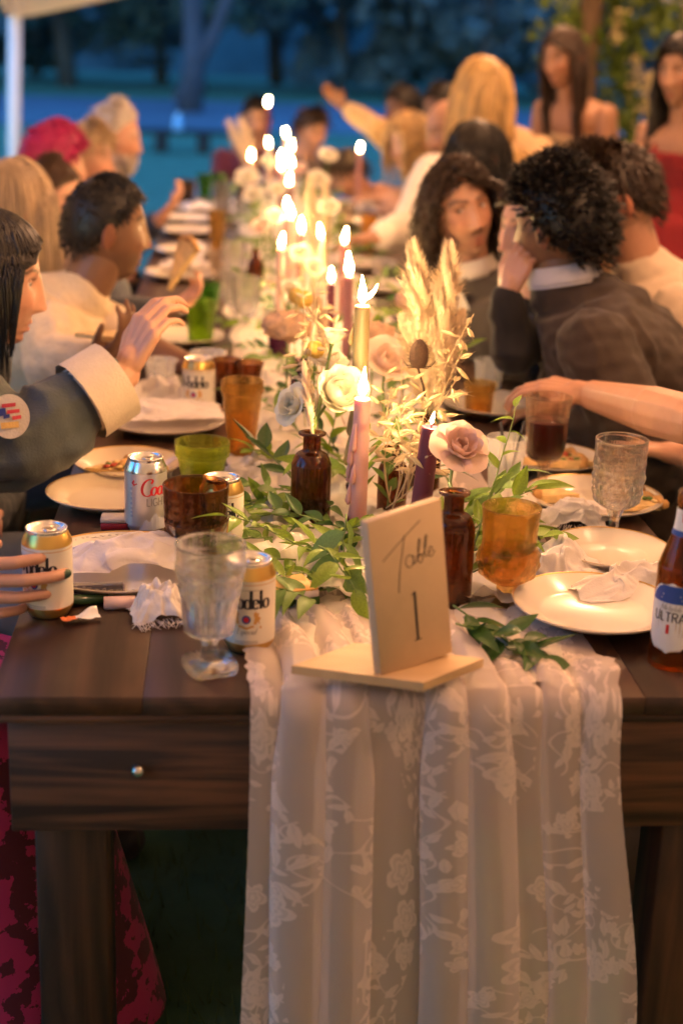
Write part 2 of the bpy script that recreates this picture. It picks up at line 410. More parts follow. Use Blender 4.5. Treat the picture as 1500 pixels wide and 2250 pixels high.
b = MB(); leaf_cloud(b, [(-.16, 0, 1.62, .2, .28), (-.1, 0, 1.85, .3, .3), (.12, .05, 1.7, .2, .3), (.05, .05, 1.45, .12, .3), (.3, 0, 1.75, .2, .35), (.42, .05, 1.9, .3, .2), (.65, 0, 2.0, .3, .3), (.95, 0, 2.1, .4, .4), (.1, 0, 1.15, .08, .2), (-.14, 0, 1.2, .1, .5)], 130, .05, r)
tag(b.obj('foliage', M['arch_leaf'], t, smooth=False), kind='stuff')
for (x, z0, z1) in ((.13, 1.15, 1.5), (.2, 1.2, 1.42), (.36, 1.62, 1.85), (.6, 1.6, 1.9), (.02, 1.55, 1.7)):
    b = MB(); m = 60; P = np.stack([r.normal(0, .018, m)+x, r.normal(0, .018, m), r.uniform(z0, z1, m)], 1)
    for q in P: b.add(*ball(q, .011, 5, 4))
    b.obj('blossom', M['arch_flower'], t)
# ================================================================== THE LONG TABLE
def wood(name, dark, light, rough, sx=(1, .08, 1), scale=14, coat=0, knots=True):
    m = bpy.data.materials.new(name); m.use_nodes = True; nt = m.node_tree; b = nt.nodes['Principled BSDF']; N = nt.nodes.new
    tc = N('ShaderNodeTexCoord'); mp = N('ShaderNodeMapping'); mp.inputs['Scale'].default_value = sx; nt.links.new(tc.outputs['Object'], mp.inputs[0])
    inf = N('ShaderNodeObjectInfo'); ad = N('ShaderNodeVectorMath'); ad.operation = 'ADD'; nt.links.new(mp.outputs[0], ad.inputs[0]); nt.links.new(inf.outputs['Random'], ad.inputs[1])
    n1 = N('ShaderNodeTexNoise'); n1.inputs['Scale'].default_value = scale; n1.inputs['Detail'].default_value = 8; n1.inputs['Distortion'].default_value = 1.2; nt.links.new(ad.outputs[0], n1.inputs['Vector'])
    wv = N('ShaderNodeTexWave'); wv.wave_type = 'BANDS'; wv.bands_direction = 'DIAGONAL'; wv.inputs['Scale'].default_value = scale*.8; wv.inputs['Distortion'].default_value = 9; wv.inputs['Detail'].default_value = 3; wv.inputs['Detail Scale'].default_value = .8
    nt.links.new(ad.outputs[0], wv.inputs['Vector'])
    mw = N('ShaderNodeMath'); mw.operation = 'MULTIPLY_ADD'; mw.inputs[1].default_value = .16; mw.inputs[2].default_value = .76; nt.links.new(wv.outputs['Fac'], mw.inputs[0])
    mx = N('ShaderNodeMath'); mx.operation = 'MULTIPLY'; nt.links.new(n1.outputs[0], mx.inputs[0]); nt.links.new(mw.outputs[0], mx.inputs[1])
    cr = N('ShaderNodeValToRGB'); cr.color_ramp.elements[0].position = .30; cr.color_ramp.elements[0].color = tuple(dark)+(1,); cr.color_ramp.elements[1].position = .56; cr.color_ramp.elements[1].color = tuple(light)+(1,)
    nt.links.new(mx.outputs[0], cr.inputs[0]); nt.links.new(cr.outputs[0], b.inputs['Base Color'])
    n2 = N('ShaderNodeTexNoise'); n2.inputs['Scale'].default_value = 5; n2.inputs['Detail'].default_value = 4; nt.links.new(tc.outputs['Object'], n2.inputs['Vector'])
    mr = N('ShaderNodeMapRange'); mr.inputs[3].default_value = rough-.1; mr.inputs[4].default_value = rough+.14; nt.links.new(n2.outputs[0], mr.inputs[0]); nt.links.new(mr.outputs[0], b.inputs['Roughness'])
    bp = N('ShaderNodeBump'); bp.inputs['Strength'].default_value = .18; bp.inputs['Distance'].default_value = .002; nt.links.new(mx.outputs[0], bp.inputs['Height']); nt.links.new(bp.outputs[0], b.inputs['Normal'])
    return m
M['stain_top'] = wood('stained_top', (.024, .010, .006), (.080, .035, .02), .36)
M['stain_front'] = wood('stained_front', (.030, .012, .006), (.15, .058, .025), .58, sx=(.06, 1, 1), scale=34)
M['stain_leg'] = wood('stained_leg', (.016, .007, .004), (.10, .042, .02), .5, sx=(1, 1, .09), scale=18)
M['steel'] = mat('steel_bolt', (.6, .58, .55), .25, metal=1)
TW = .97; TL = 2.21
def farm_table(y0, lab):
    t = thing('farm_table', lab, 'table', (0, y0, 0), 0, None)
    e = np.cumsum([0, .178, .205, .19, .21, .187])
    for i in range(5):
        MB().add(*box(e[i]+.0002, e[i+1]-.0002, .0, TL-.002, TZ-.024, TZ, .0009)).obj('plank', M['stain_top'], t)
    MB().add(*box(.006, TW-.006, .004, .03, TZ-.036, TZ-.0255, .002)).obj('end_moulding', M['stain_front'], t)
    MB().add(*box(.017, TW-.017, .018, .042, .571, TZ-.037, .002)).obj('end_apron', M['stain_front'], t)
    MB().add(*box(.017, TW-.017, TL-.06, TL-.035, .571, TZ-.0255, .002)).obj('end_apron', M['stain_front'], t)
    for x in (.0165, TW-.0415): MB().add(*box(x, x+.021, .0435, TL-.062, .571, TZ-.0255, .002)).obj('side_apron', M['stain_leg'], t)
    for x in (.0405, TW-.1315):
        for y in (.0445, TL-.155): MB().add(*box(x, x+.091, y, y+.091, 0, TZ-.0255, .004)).obj('leg', M['stain_leg'], t)
    for x in (.171,):
        v, f = lathe([(.0001, -.011), (.004, -.0105), (.0075, -.007), (.009, -.002), (.009, .0)], 14)
        v = [(x+a, .0175+c, .655+bb) for a, bb, c in v]; MB().add(v, f).obj('bolt', M['steel'], t)
    return t
farm_table(0, 'dark stained farm table end with lace hanging over its front apron')
farm_table(TL, 'dark stained farm table in the middle of the row')
farm_table(2*TL, 'dark stained farm table at the far end of the row')
# benches either side, under the guests
M['bench_wood'] = wood('bench_wood', (.03, .015, .008), (.11, .05, .025), .5)
def seat_bench(x, y0, y1, lab):
    t = thing('seat_bench', lab, 'bench', (x, y0, 0)); L = y1-y0
    for q in (-.15, .005): MB().add(*box(q, q+.148, 0, L, .42, .45, .004)).obj('plank', M['bench_wood'], t)
    for y in (.2, L/2, L-.3): MB().add(*box(-.12, .12, y, y+.05, 0, .42, .004)).obj('trestle', M['bench_wood'], t)
seat_bench(-.34, .5, 3.2, 'dark bench under the guests beside the denim jacket'); seat_bench(-.34, 3.25, 6.2, 'dark bench under the white-haired guest')
seat_bench(1.30, .45, 3.2, 'dark bench under the guests in suits'); seat_bench(1.30, 3.25, 6.2, 'dark bench under the guest in the white shirt')
seat_bench_end = thing('seat_bench', 'short dark bench across the far table end', 'bench', (0, 7.0, 0))
for q in (-.15, .005): MB().add(*box(.0, 1.2, q, q+.148, .42, .45, .004)).obj('plank', M['bench_wood'], seat_bench_end)
for x in (.1, 1.05): MB().add(*box(x, x+.05, -.12, .12, 0, .42, .004)).obj('trestle', M['bench_wood'], seat_bench_end)

# ================================================================== LACE RUNNER
def lace():
    m = bpy.data.materials.new('lace'); m.use_nodes = True; nt = m.node_tree; nt.nodes.remove(nt.nodes['Principled BSDF']); N = nt.nodes.new; Lk = nt.links.new
    uv = N('ShaderNodeUVMap'); uv.uv_map = 'UV'
    def math_(op, a, b=None, c=None):
        n = N('ShaderNodeMath'); n.operation = op
        for i, q in enumerate((a, b, c)):
            if q is None: continue
            if isinstance(q, (int, float)): n.inputs[i].default_value = q
            else: Lk(q, n.inputs[i])
        return n.outputs[0]
    def vor(scale, rand, off):
        ad = N('ShaderNodeVectorMath'); ad.operation = 'ADD'; Lk(uv.outputs[0], ad.inputs[0]); ad.inputs[1].default_value = off
        ns = N('ShaderNodeTexNoise'); ns.inputs['Scale'].default_value = 60; Lk(uv.outputs[0], ns.inputs['Vector'])
        sb = N('ShaderNodeVectorMath'); sb.operation = 'MULTIPLY_ADD'; Lk(ns.outputs['Color'], sb.inputs[0]); sb.inputs[1].default_value = (.008,)*3; Lk(ad.outputs[0], sb.inputs[2])
        vo = N('ShaderNodeTexVoronoi'); vo.voronoi_dimensions = '2D'; vo.inputs['Scale'].default_value = scale; vo.inputs['Randomness'].default_value = rand; Lk(sb.outputs[0], vo.inputs['Vector'])
        d = N('ShaderNodeVectorMath'); d.operation = 'SUBTRACT'; Lk(sb.outputs[0], d.inputs[0]); Lk(vo.outputs['Position'], d.inputs[1])
        s = N('ShaderNodeSeparateXYZ'); Lk(d.outputs[0], s.inputs[0]); c = N('ShaderNodeSeparateColor'); Lk(vo.outputs['Color'], c.inputs[0])
        return s.outputs[0], s.outputs[1], c.outputs[0], c.outputs[1]
    def flower(scale, rand, off, R, petals, keep):
        x, y, c1, c2 = vor(scale, rand, off)
        rr = math_('SQRT', math_('ADD', math_('MULTIPLY', x, x), math_('MULTIPLY', y, y)))
        th = math_('ADD', math_('ARCTAN2', y, x), math_('MULTIPLY', c1, 6.0))
        pet = math_('ABSOLUTE', math_('COSINE', math_('MULTIPLY', th, petals/2)))
        size = math_('MULTIPLY_ADD', c2, .5*R, .7*R)
        Rf = math_('MULTIPLY', size, math_('MULTIPLY_ADD', pet, .38, .62))
        q = math_('DIVIDE', rr, Rf)
        ins = math_('LESS_THAN', q, 1)
        ring = math_('MAXIMUM', math_('MAXIMUM', math_('COMPARE', q, .88, .13), math_('COMPARE', q, .48, .10)), math_('LESS_THAN', q, .2))
        val = math_('MULTIPLY', ins, math_('MULTIPLY_ADD', ring, .45, .5))
        return math_('MULTIPLY', val, math_('GREATER_THAN', c1, keep))
    def leaf(scale, rand, off, a, b, keep):
        x, y, c1, c2 = vor(scale, rand, off)
        th = math_('MULTIPLY', c1, 6.28); co, si = math_('COSINE', th), math_('SINE', th)
        X = math_('ADD', math_('MULTIPLY', x, co), math_('MULTIPLY', y, si)); Y = math_('SUBTRACT', math_('MULTIPLY', y, co), math_('MULTIPLY', x, si))
        q = math_('ADD', math_('POWER', math_('ABSOLUTE', math_('DIVIDE', X, a)), 1.4), math_('POWER', math_('ABSOLUTE', math_('DIVIDE', Y, b)), 1.4))
        ins = math_('LESS_THAN', q, 1); vein = math_('GREATER_THAN', math_('ABSOLUTE', Y), b*.12)
        return math_('MULTIPLY', math_('MULTIPLY', ins, math_('MULTIPLY_ADD', vein, .3, .6)), math_('GREATER_THAN', c2, keep))
    # sprays run in loose upright bands: leaves and small blooms only near them
    bn = N('ShaderNodeTexNoise'); bn.inputs['Scale'].default_value = 7.5; bn.inputs['Detail'].default_value = 1.0
    mp = N('ShaderNodeMapping'); mp.inputs['Scale'].default_value = (1, .55, 1); Lk(uv.outputs[0], mp.inputs[0]); Lk(mp.outputs[0], bn.inputs['Vector'])
    band = math_('GREATER_THAN', bn.outputs[0], .50)
    f1 = flower(11, .75, (.3, .1, 0), .028, 5, .45); f2 = flower(24, .9, (.7, .4, 0), .013, 5, .35)
    l1 = leaf(30, .9, (.2, .8, 0), .015, .0055, .25); l2 = leaf(44, 1, (.5, .15, 0), .010, .0036, .3)
    sn = N('ShaderNodeTexNoise'); sn.inputs['Scale'].default_value = 22; sn.inputs['Detail'].default_value = 0; Lk(uv.outputs[0], sn.inputs['Vector'])
    stem = math_('MULTIPLY', math_('COMPARE', sn.outputs[0], .5, .014), .8)
    small = math_('MAXIMUM', math_('MAXIMUM', f2, l1), math_('MAXIMUM', l2, stem))
    motif = math_('MAXIMUM', math_('MULTIPLY', f1, 1), math_('MULTIPLY', small, band))
    sx = N('ShaderNodeSeparateXYZ'); Lk(uv.outputs[0], sx.inputs[0])
    a = math_('MULTIPLY_ADD', motif, .32, .60)
    tr = N('ShaderNodeBsdfTransparent'); df = N('ShaderNodeBsdfDiffuse'); df.inputs[0].default_value = (.88, .76, .72, 1); tl = N('ShaderNodeBsdfTranslucent'); tl.inputs[0].default_value = (.86, .77, .72, 1)
    m1 = N('ShaderNodeMixShader'); m1.inputs[0].default_value = .3; Lk(df.outputs[0], m1.inputs[1]); Lk(tl.outputs[0], m1.inputs[2])
    m2 = N('ShaderNodeMixShader'); Lk(a, m2.inputs[0]); Lk(tr.outputs[0], m2.inputs[1]); Lk(m1.outputs[0], m2.inputs[2]); Lk(m2.outputs[0], nt.nodes['Material Output'].inputs[0])
    return m
M['lace'] = lace()
M['gauze'] = mat('gauze', (.84, .78, .70), .9, transl=.25, bump=.25, bs=160, sheen=.2, var=.04, vs=40)
nu = 300
U = np.linspace(0, 1, nu)
def smooth01(a, b, x): q = np.clip((x-a)/(b-a), 0, 1); return q*q*(3-2*q)
S_tab = np.concatenate([np.linspace(2.6, .5, 50), np.linspace(.48, .0, 46)[:-1]])      # metres back from the edge
S_hang = np.concatenate([np.linspace(0, .03, 6), np.linspace(.04, .66, 64)])
rows = [('t', s) for s in S_tab]+[('h', s) for s in S_hang]
V = []; UVs = []
# pleats of uneven width
kn = np.array([0, .09, .15, .20, .26, .31, .345, .47, .52, .57, .63, .68, .72, .785, .82, .875, 1.0]); ph = np.interp(U, kn, np.arange(len(kn)))*PI
amp = np.interp(U, kn, [.3, 1.0, 1.1, .9, 1.1, 1.0, .5, .45, 1.1, 1.0, 1.1, 1.0, .5, .8, .5, 1.0, .7])
for kind, s in rows:
    if kind == 't':
        y = s; wL, wR = .305-.015*smooth01(0, .35, s), .75-.015*smooth01(.05, .5, s)
        k = 1-smooth01(.02, .30, s); gather = .010*amp*k
        x = wL+(wR-wL)*U + .55*gather*np.sin(ph)*1.3
        z = TZ+.0035+ (.012*k+.0045)*amp*(1+np.cos(ph+1.8*(1-k)*np.sin(s*5)))*.9 + .004*(1+pnoise(np.stack([x*0+s, x, x*0], 1), 16, 2))*(1-k*.4)
        z = np.minimum(z, TZ+.030); fl_ = smooth01(.62, .74, U)*smooth01(.05, .12, s); z = z*(1-fl_)+np.minimum(z, TZ+.006)*fl_
        yy = np.full(nu, y)
        # over the last centimetres bend to the edge
        P = np.stack([x, yy, z], 1); sl_ = 3-s
    else:
        R0 = .014; fl = smooth01(.0, .5, s)
        wL, wR = .305-.012*fl, .75+.055*fl
        sw = .006*np.sin(U*9+1)*fl
        k1 = .55+.45*smooth01(0, .12, s)
        x = wL+(wR-wL)*U + k1*.0225*amp*np.sin(ph+.35*np.sin(s*6+U*5)) + sw
        off = (.004+.013*amp*(1+np.cos(ph+.3*np.sin(s*4+U*7))))*(.75+.35*fl)
        if s < R0*PI/2:
            a = s/R0; y0, z0 = -R0*math.sin(a)+.004, TZ+.0035-R0+R0*math.cos(a); ny, nz = -math.sin(a), math.cos(a)
        else: y0, z0 = -R0+.004, TZ+.0035-R0-(s-R0*PI/2); ny, nz = -1, 0
        off = off*(1 if s > .03 else .8+.2*s/.03)
        P = np.stack([x, y0+ny*off, z0+nz*off], 1); sl_ = 3+s
    # little points along the side hems
    tooth = (.007 if kind == 't' and s < .12 else .0008)*abs(((sl_*38) % 1)-.5)*2
    P[0, 0] -= tooth; P[-1, 0] += tooth
    V.append(P); UVs.append(np.stack([U*.98, np.full(nu, sl_)], 1))
V = np.concatenate(V); UVs = np.concatenate(UVs)
b = MB().add(V, grid_faces(nu, len(rows))); me = b.mesh('lace_runner', [M['lace']])
ul = me.uv_layers.new(name='UV'); li = np.zeros(len(me.loops), np.int32); me.loops.foreach_get('vertex_index', li); ul.data.foreach_set('uv', UVs[li].astype(np.float32).ravel())
tag(link('lace_runner', me), 'long cream lace runner in pleats falling over the table end', 'table runner')
# loose gauze running down the table under the flowers
def gauze_strip(name, lab, x0, x1, y0, y1, seed, hgt=.02, zb=.006):
    nx_, ny_ = 46, int((y1-y0)*70); q = np.random.default_rng(seed)
    X, Y = np.meshgrid(np.linspace(0, 1, nx_), np.linspace(y0, y1, ny_)); X = X.ravel(); Y = Y.ravel()
    wob = .02*np.sin(Y*3+seed); xx = x0+(x1-x0)*X+wob+.012*np.sin(Y*17+X*4)
    P = np.stack([xx, Y, Y*0], 1); n1 = pnoise(P*np.array([1, .55, 1]), 26, seed); n2 = pnoise(P, 55, seed+5)
    z = TZ+zb+hgt*np.clip(1-abs(n1)*2.2, 0, 1)+.25*hgt*(n2+1)
    edge = np.minimum(X, 1-X)*6; z = TZ+zb*.5+(z-TZ-zb*.5)*np.clip(edge+.25, 0, 1)
    tag(MB().add(np.stack([xx, Y, z], 1), grid_faces(nx_, ny_)).obj(name, M['gauze']), lab, 'table runner')
gauze_strip('gauze_runner', 'crumpled cream gauze runner under the candles and foliage', .29, .69, .27, 2.6, 3, .022, .012)
gauze_strip('gauze_runner', 'cream gauze under-runner showing through lace beside the table sign', .325, .72, .012, .30, 15, .010, .003)
gauze_strip('gauze_runner', 'crumpled gauze runner under the far flowers', .31, .72, 2.62, 6.5, 8, .02)
# ================================================================== TABLEWARE
M['g_clear'] = glass('clear_glass', (1, 1, 1), .72, .0, glow=.015)
M['g_plain'] = glass('plain_clear', (.95, .95, .95), .35, .05)
M['g_amber'] = glass('amber_glass', (.98, .66, .26), .6, .01, bump=.15, bs=140, glow=.03)
M['g_amber2'] = glass('tall_amber_glass', (.85, .60, .26), .5, .05, bump=.5, bs=110)
M['g_brown'] = glass('brown_glass', (.42, .19, .06), .7, .01, bump=.12, bs=80, glow=.02)
M['g_green'] = glass('green_glass', (.72, .84, .18), .5, .02, bump=.1, bs=120, glow=.14)
M['g_green2'] = glass('deep_green_glass', (.42, .62, .10), .6, .05)
M['g_green3'] = glass('grass_green_glass', (.25, .60, .12), .55, .05)
M['g_bottle'] = glass('bottle_glass', (.34, .13, .04), .75, .0, glow=.01)
M['g_beer'] = glass('beer_glass', (.46, .20, .04), .72, .0, glow=.01)
M['g_purple'] = glass('amethyst_glass', (.25, .10, .22), .6, .03)
M['g_smoke'] = glass('smoke_glass', (.85, .76, .66), .3, .04)
M['wine'] = mat('red_wine', (.06, .002, .006), .08, trans=.0, ior=1.34)
M['water'] = glass('water', (1, 1, 1), .25, .0, ior=1.33)
M['spirit'] = glass('amber_drink', (.94, .72, .40), .25, .0, ior=1.33)
M['limewater'] = glass('pale_drink', (.85, .92, .45), .4, .0, ior=1.33)
M['cola'] = mat('dark_drink', (.03, .012, .006), .1)
M['plastic'] = mat('clear_plastic', (.9, .9, .9), .15, alpha=.28)
M['china'] = mat('china', (.70, .63, .54), .18, var=.03, vs=6, coat=.3)
M['china_warm'] = mat('china_warm', (.60, .49, .36), .2, var=.05, vs=5, coat=.3)
M['gold'] = mat('gold_line', (.55, .36, .12), .3, metal=1)
M['napkin'] = mat('napkin_cloth', (.84, .78, .76), .9, transl=.18, bump=.2, bs=300, var=.03, vs=30, sheen=.2)
M['alu'] = mat('aluminium', (.82, .78, .74), .28, metal=1, rv=.08, vs=8)
M['can_silver'] = mat('can_silver', (.80, .76, .74), .33, metal=.75, var=.04, vs=20)
M['can_cream'] = mat('can_cream', (.80, .75, .66), .35, metal=.15, var=.03, vs=20)
M['can_gold'] = mat('can_gold', (.75, .48, .14), .3, metal=.9)
M['ink_black'] = mat('ink_black', (.012, .012, .02), .5)
M['ink_red'] = mat('ink_red', (.62, .02, .03), .45)
M['ink_blue'] = mat('ink_blue', (.03, .08, .35), .45)
M['ink_gold'] = mat('ink_gold', (.62, .34, .09), .45)
M['ink_grey'] = mat('ink_grey', (.32, .29, .27), .5)
M['ink_pale'] = mat('ink_pale', (.48, .48, .56), .5)
M['label_white'] = mat('label_white', (.78, .77, .77), .5)

def resample(prof, n):
    p = np.array(prof, float); d = np.concatenate([[0], np.cumsum(np.linalg.norm(np.diff(p, axis=0), axis=1))])
    q = np.linspace(0, d[-1], n); return list(zip(np.interp(q, d, p[:, 0]), np.interp(q, d, p[:, 1])))
def smooth_prof(p, n=30):
    # Catmull-Rom through the profile points
    p = np.array(p, float); P = np.vstack([2*p[0]-p[1], p, 2*p[-1]-p[-2]]); out = []
    for i in range(len(p)-1):
        a, b_, c, d = P[i:i+4]
        for t in np.linspace(0, 1, max(2, n//(len(p)-1)), endpoint=False):
            out.append(.5*((2*b_)+(-a+c)*t+(2*a-5*b_+4*c-d)*t*t+(-a+3*b_-3*c+d)*t**3))
    out.append(p[-1]); return [(max(.0003, q[0]), q[1]) for q in out]
def pat_diamond(k, c, z0, z1, amp):
    def f(a, z, r):
        if z < z0 or z > z1 or r < .006: return 1
        return 1+amp*(abs(math.sin(k*a+c*z))*abs(math.sin(k*a-c*z))-.4)
    return f
def pat_multi(*fs):
    def f(a, z, r):
        q = 1
        for g in fs: q *= g(a, z, r)
        return q
    return f
def pat_facet(k, z0, z1, amp):
    def f(a, z, r):
        if z < z0 or z > z1: return 1
        return 1-amp*abs(math.sin(k*a/2))**.7*min(1, (z-z0)/.006, (z1-z)/.006)
    return f
def pat_ring(z0, w, amp):
    return lambda a, z, r: 1+amp*math.exp(-((z-z0)/w)**2)
def pat_hob(k, rows, z0, z1, amp):
    def f(a, z, r):
        if z < z0 or z > z1: return 1
        q = (z-z0)/(z1-z0)*rows; ro = int(q); u = q-ro-.5
        s = math.cos(k*a+(PI if ro % 2 else 0)); return 1+amp*max(0, s)*max(0, 1-4*u*u)
    return f
def vessel(name, lab, loc, cat, outer, gmat, mod=None, th=.0028, floor=None, n=56, foot=None, stem=None, drink=None, rz=0, group=None, square=None, scale=1, tilt=None):
    """outer: bowl profile bottom to rim; foot, stem: profiles; drink: (level z, material)"""
    t = thing(name, lab, cat, loc, rz, group)
    if scale != 1: t.scale = (scale,)*3
    op = smooth_prof(outer, 40)
    z0 = op[0][1]; fl = z0+.005 if floor is None else floor
    inner = [(max(.0004, r-th), z) for r, z in op if z > fl+.001]
    inn = [(.0004, fl)]+[(inner[0][0]*.8, fl)]+inner if inner else []
    v1, f1 = lathe(op, n, close_bot=True, mod=mod); b = MB().add(v1, f1)
    rim = [(op[-1][0], op[-1][1]), (op[-1][0]-th*.3, op[-1][1]+.001), (op[-1][0]-th*.8, op[-1][1]+.0008)]+list(reversed(inn))
    b.add(*lathe(rim, n)); bo = b.obj('bowl', gmat, t)
    if mod and gmat.name in ('clear_glass', 'amber_glass'):
        k_ = len(f1); bo.data.polygons.foreach_set('use_smooth', [i >= k_ for i in range(len(bo.data.polygons))])
    if stem: MB().add(*lathe(smooth_prof(stem, 24), 20, mod=pat_facet(6, 0, 1, .12))).obj('stem', gmat, t)
    if foot:
        if square:
            sq = lambda a, z, r: min(1.25, 1/max(abs(math.cos(a)), abs(math.sin(a))))**.85 if r > .012 else 1
            MB().add(*lathe(foot, 40, close_bot=True, mod=sq)).obj('foot', gmat, t)
        else: MB().add(*lathe(smooth_prof(foot, 16), 32, close_bot=True)).obj('foot', gmat, t)
    if drink:
        lev, dm = drink; pr = [(.0004, fl+.0012)]+[(max(.0005, r-th-.0006), z) for r, z in op if fl+.002 < z < lev]
        rl = pr[-1][0]; pr += [(rl, lev), (.0004, lev+.0002)]
        MB().add(*lathe(pr, 32)).obj('drink', dm, t)
    return t
P2 = lambda x, y: tuple(tab(x, y, TZ+.0008))
# --- near left: clear goblet with a square foot
gob_clear = vessel('goblet', 'clear cut-glass goblet with square foot at the front table edge', P2(461, 1470), 'goblet',
    [(.016, .046), (.031, .052), (.0355, .07), (.038, .10), (.0405, .128), (.0435, .131), (.0435, .140), (.0425, .146), (.0432, .164)], M['g_clear'],
    pat_multi(pat_facet(16, .05, .104, .10), pat_diamond(24, 330, .108, .130, .05), pat_facet(10, .05, .09, .05)), foot=[(.030, 0), (.031, .003), (.031, .011), (.029, .014), (.012, .016), (.009, .022)], square=True,
    stem=[(.010, .014), (.012, .022), (.0105, .032), (.014, .042), (.020, .049)], drink=(.118, M['water']), rz=.35)
vessel('goblet', 'dark brown glass goblet behind the clear square-footed goblet', P2(430, 1247), 'goblet',
    [(.018, .032), (.030, .040), (.043, .060), (.0475, .073), (.0455, .080), (.046, .1), (.0482, .128)], M['g_brown'], pat_multi(pat_facet(9, .036, .078, .07), pat_diamond(10, 120, .08, .12, .03)),
    foot=[(.034, 0), (.034, .004), (.016, .010), (.012, .018)], stem=[(.012, .014), (.011, .024), (.019, .035)], drink=(.066, M['cola']))
vessel('footed_glass', 'bright green footed glass with scalloped petals', P2(444, 1103), 'glass',
    [(.022, .022), (.030, .026), (.036, .05), (.041, .078), (.0445, .083), (.045, .092), (.0462, .105)], M['g_green'], pat_multi(pat_facet(10, .026, .072, .06), pat_hob(28, 2, .078, .092, .03)),
    foot=[(.033, 0), (.033, .004), (.020, .012), (.016, .022)], drink=(.074, M['limewater']))
vessel('tumbler', 'tall amber pressed-glass tumbler beside the napkin plate', P2(530, 1012), 'tumbler',
    [(.021, .0), (.0225, .004), (.0275, .05), (.033, .1), (.0365, .128), (.0395, .131), (.0395, .143), (.0388, .152)], M['g_amber2'], pat_diamond(7, 75, .01, .125, .05), drink=(.09, M['spirit']))
for i, x in enumerate((497, 545)):
    vessel('tumbler', 'small dark brown flared tumbler behind the tall amber glass', P2(x, 895+6*i), 'tumbler', [(.021, 0), (.023, .004), (.0245, .05), (.027, .08), (.0325, .103)], M['g_brown'], pat_facet(8, .004, .08, .04), drink=(.06, M['cola']), group='brown tumbler pair')
vessel('tumbler', 'olive green hobnail tumbler by the bread plate', P2(441, 764), 'tumbler', [(.026, 0), (.028, .004), (.033, .05), (.0365, .09), (.0385, .095), (.0392, .118)], M['g_green2'], pat_hob(9, 6, .006, .09, .07))
vessel('tumbler', 'grass green ribbed tumbler behind the hobnail one', P2(455, 690), 'tumbler', [(.028, 0), (.030, .004), (.034, .05), (.0385, .088)], M['g_green3'], pat_facet(18, .004, .08, .03))
# --- right side
vessel('goblet', 'smoky faceted goblet half full of red wine', P2(1188, 1089), 'goblet',
    [(.012, .062), (.024, .066), (.034, .078), (.0375, .1), (.0385, .13), (.0405, .178)], M['g_smoke'], pat_facet(8, .07, .165, .05), foot=[(.034, 0), (.034, .003), (.012, .010), (.008, .02)], stem=[(.009, .008), (.0075, .02), (.010, .04), (.0085, .052), (.016, .064)], drink=(.136, M['wine']))
vessel('goblet', 'tall clear diamond-cut goblet on the right of the table', P2(1344, 1191), 'goblet',
    [(.014, .056), (.026, .062), (.036, .072), (.039, .095), (.0405, .12), (.0412, .17)], M['g_clear'], pat_multi(pat_diamond(9, 130, .066, .112, .10), pat_ring(.114, .0015, .03), pat_diamond(30, 420, .118, .146, .05), pat_ring(.149, .0012, .02)),
    foot=[(.035, 0), (.035, .003), (.014, .010), (.009, .018)], stem=[(.010, .008), (.0085, .02), (.009, .04), (.016, .058)], drink=(.118, M['water']))
vessel('goblet', 'amber goblet with a flared rim and thumbprint bulb', P2(1108, 1330), 'goblet',
    [(.011, .032), (.022, .036), (.037, .048), (.0425, .066), (.0415, .082), (.0385, .089), (.039, .11), (.0412, .145)], M['g_amber'], pat_multi(pat_hob(12, 3, .042, .082, .08), pat_facet(10, .09, .14, .02)), foot=[(.033, 0), (.033, .003), (.016, .009), (.009, .016)], stem=[(.010, .008), (.0085, .018), (.014, .026), (.012, .034)], drink=(.084, M['spirit']))
t = vessel('plastic_cup', 'clear plastic cup with two thin black straws', P2(1103, 1105), 'cup', [(.024, 0), (.026, .004), (.030, .06), (.0335, .112), (.0345, .116)], M['plastic'], th=.0012)
for (dx, dy, lx, ly) in ((-.012, .004, .014, .0), (.030, .012, .0, .0)):
    MB().add(*tube([(lx, ly, .004), (dx*.5+lx*.5, dy*.5, .07), (dx, dy, .142)], .0026, 6)).obj('straw', M['ink_black'], t)
vessel('tumbler', 'short pale amber ribbed tumbler beside the pampas grass', P2(1049, 921), 'tumbler', [(.022, 0), (.026, .004), (.0295, .03), (.031, .06), (.034, .064), (.0345, .078)], M['g_amber2'], pat_facet(14, .004, .06, .05), drink=(.03, M['spirit']))
vessel('plastic_cup', 'empty clear plastic cup in front of the seated suits', P2(1070, 872), 'cup', [(.024, 0), (.026, .004), (.033, .078), (.036, .082)], M['plastic'], th=.0012)
vessel('plastic_cup', 'clear plastic cup behind the white crumpled napkin', P2(353, 873), 'cup', [(.024, 0), (.026, .004), (.033, .076), (.038, .082)], M['plastic'], th=.0012)
vessel('plastic_cup', 'clear plastic cup behind the rear beer can', P2(458, 862), 'cup', [(.024, 0), (.026, .004), (.036, .084), (.040, .09)], M['plastic'], th=.0012)
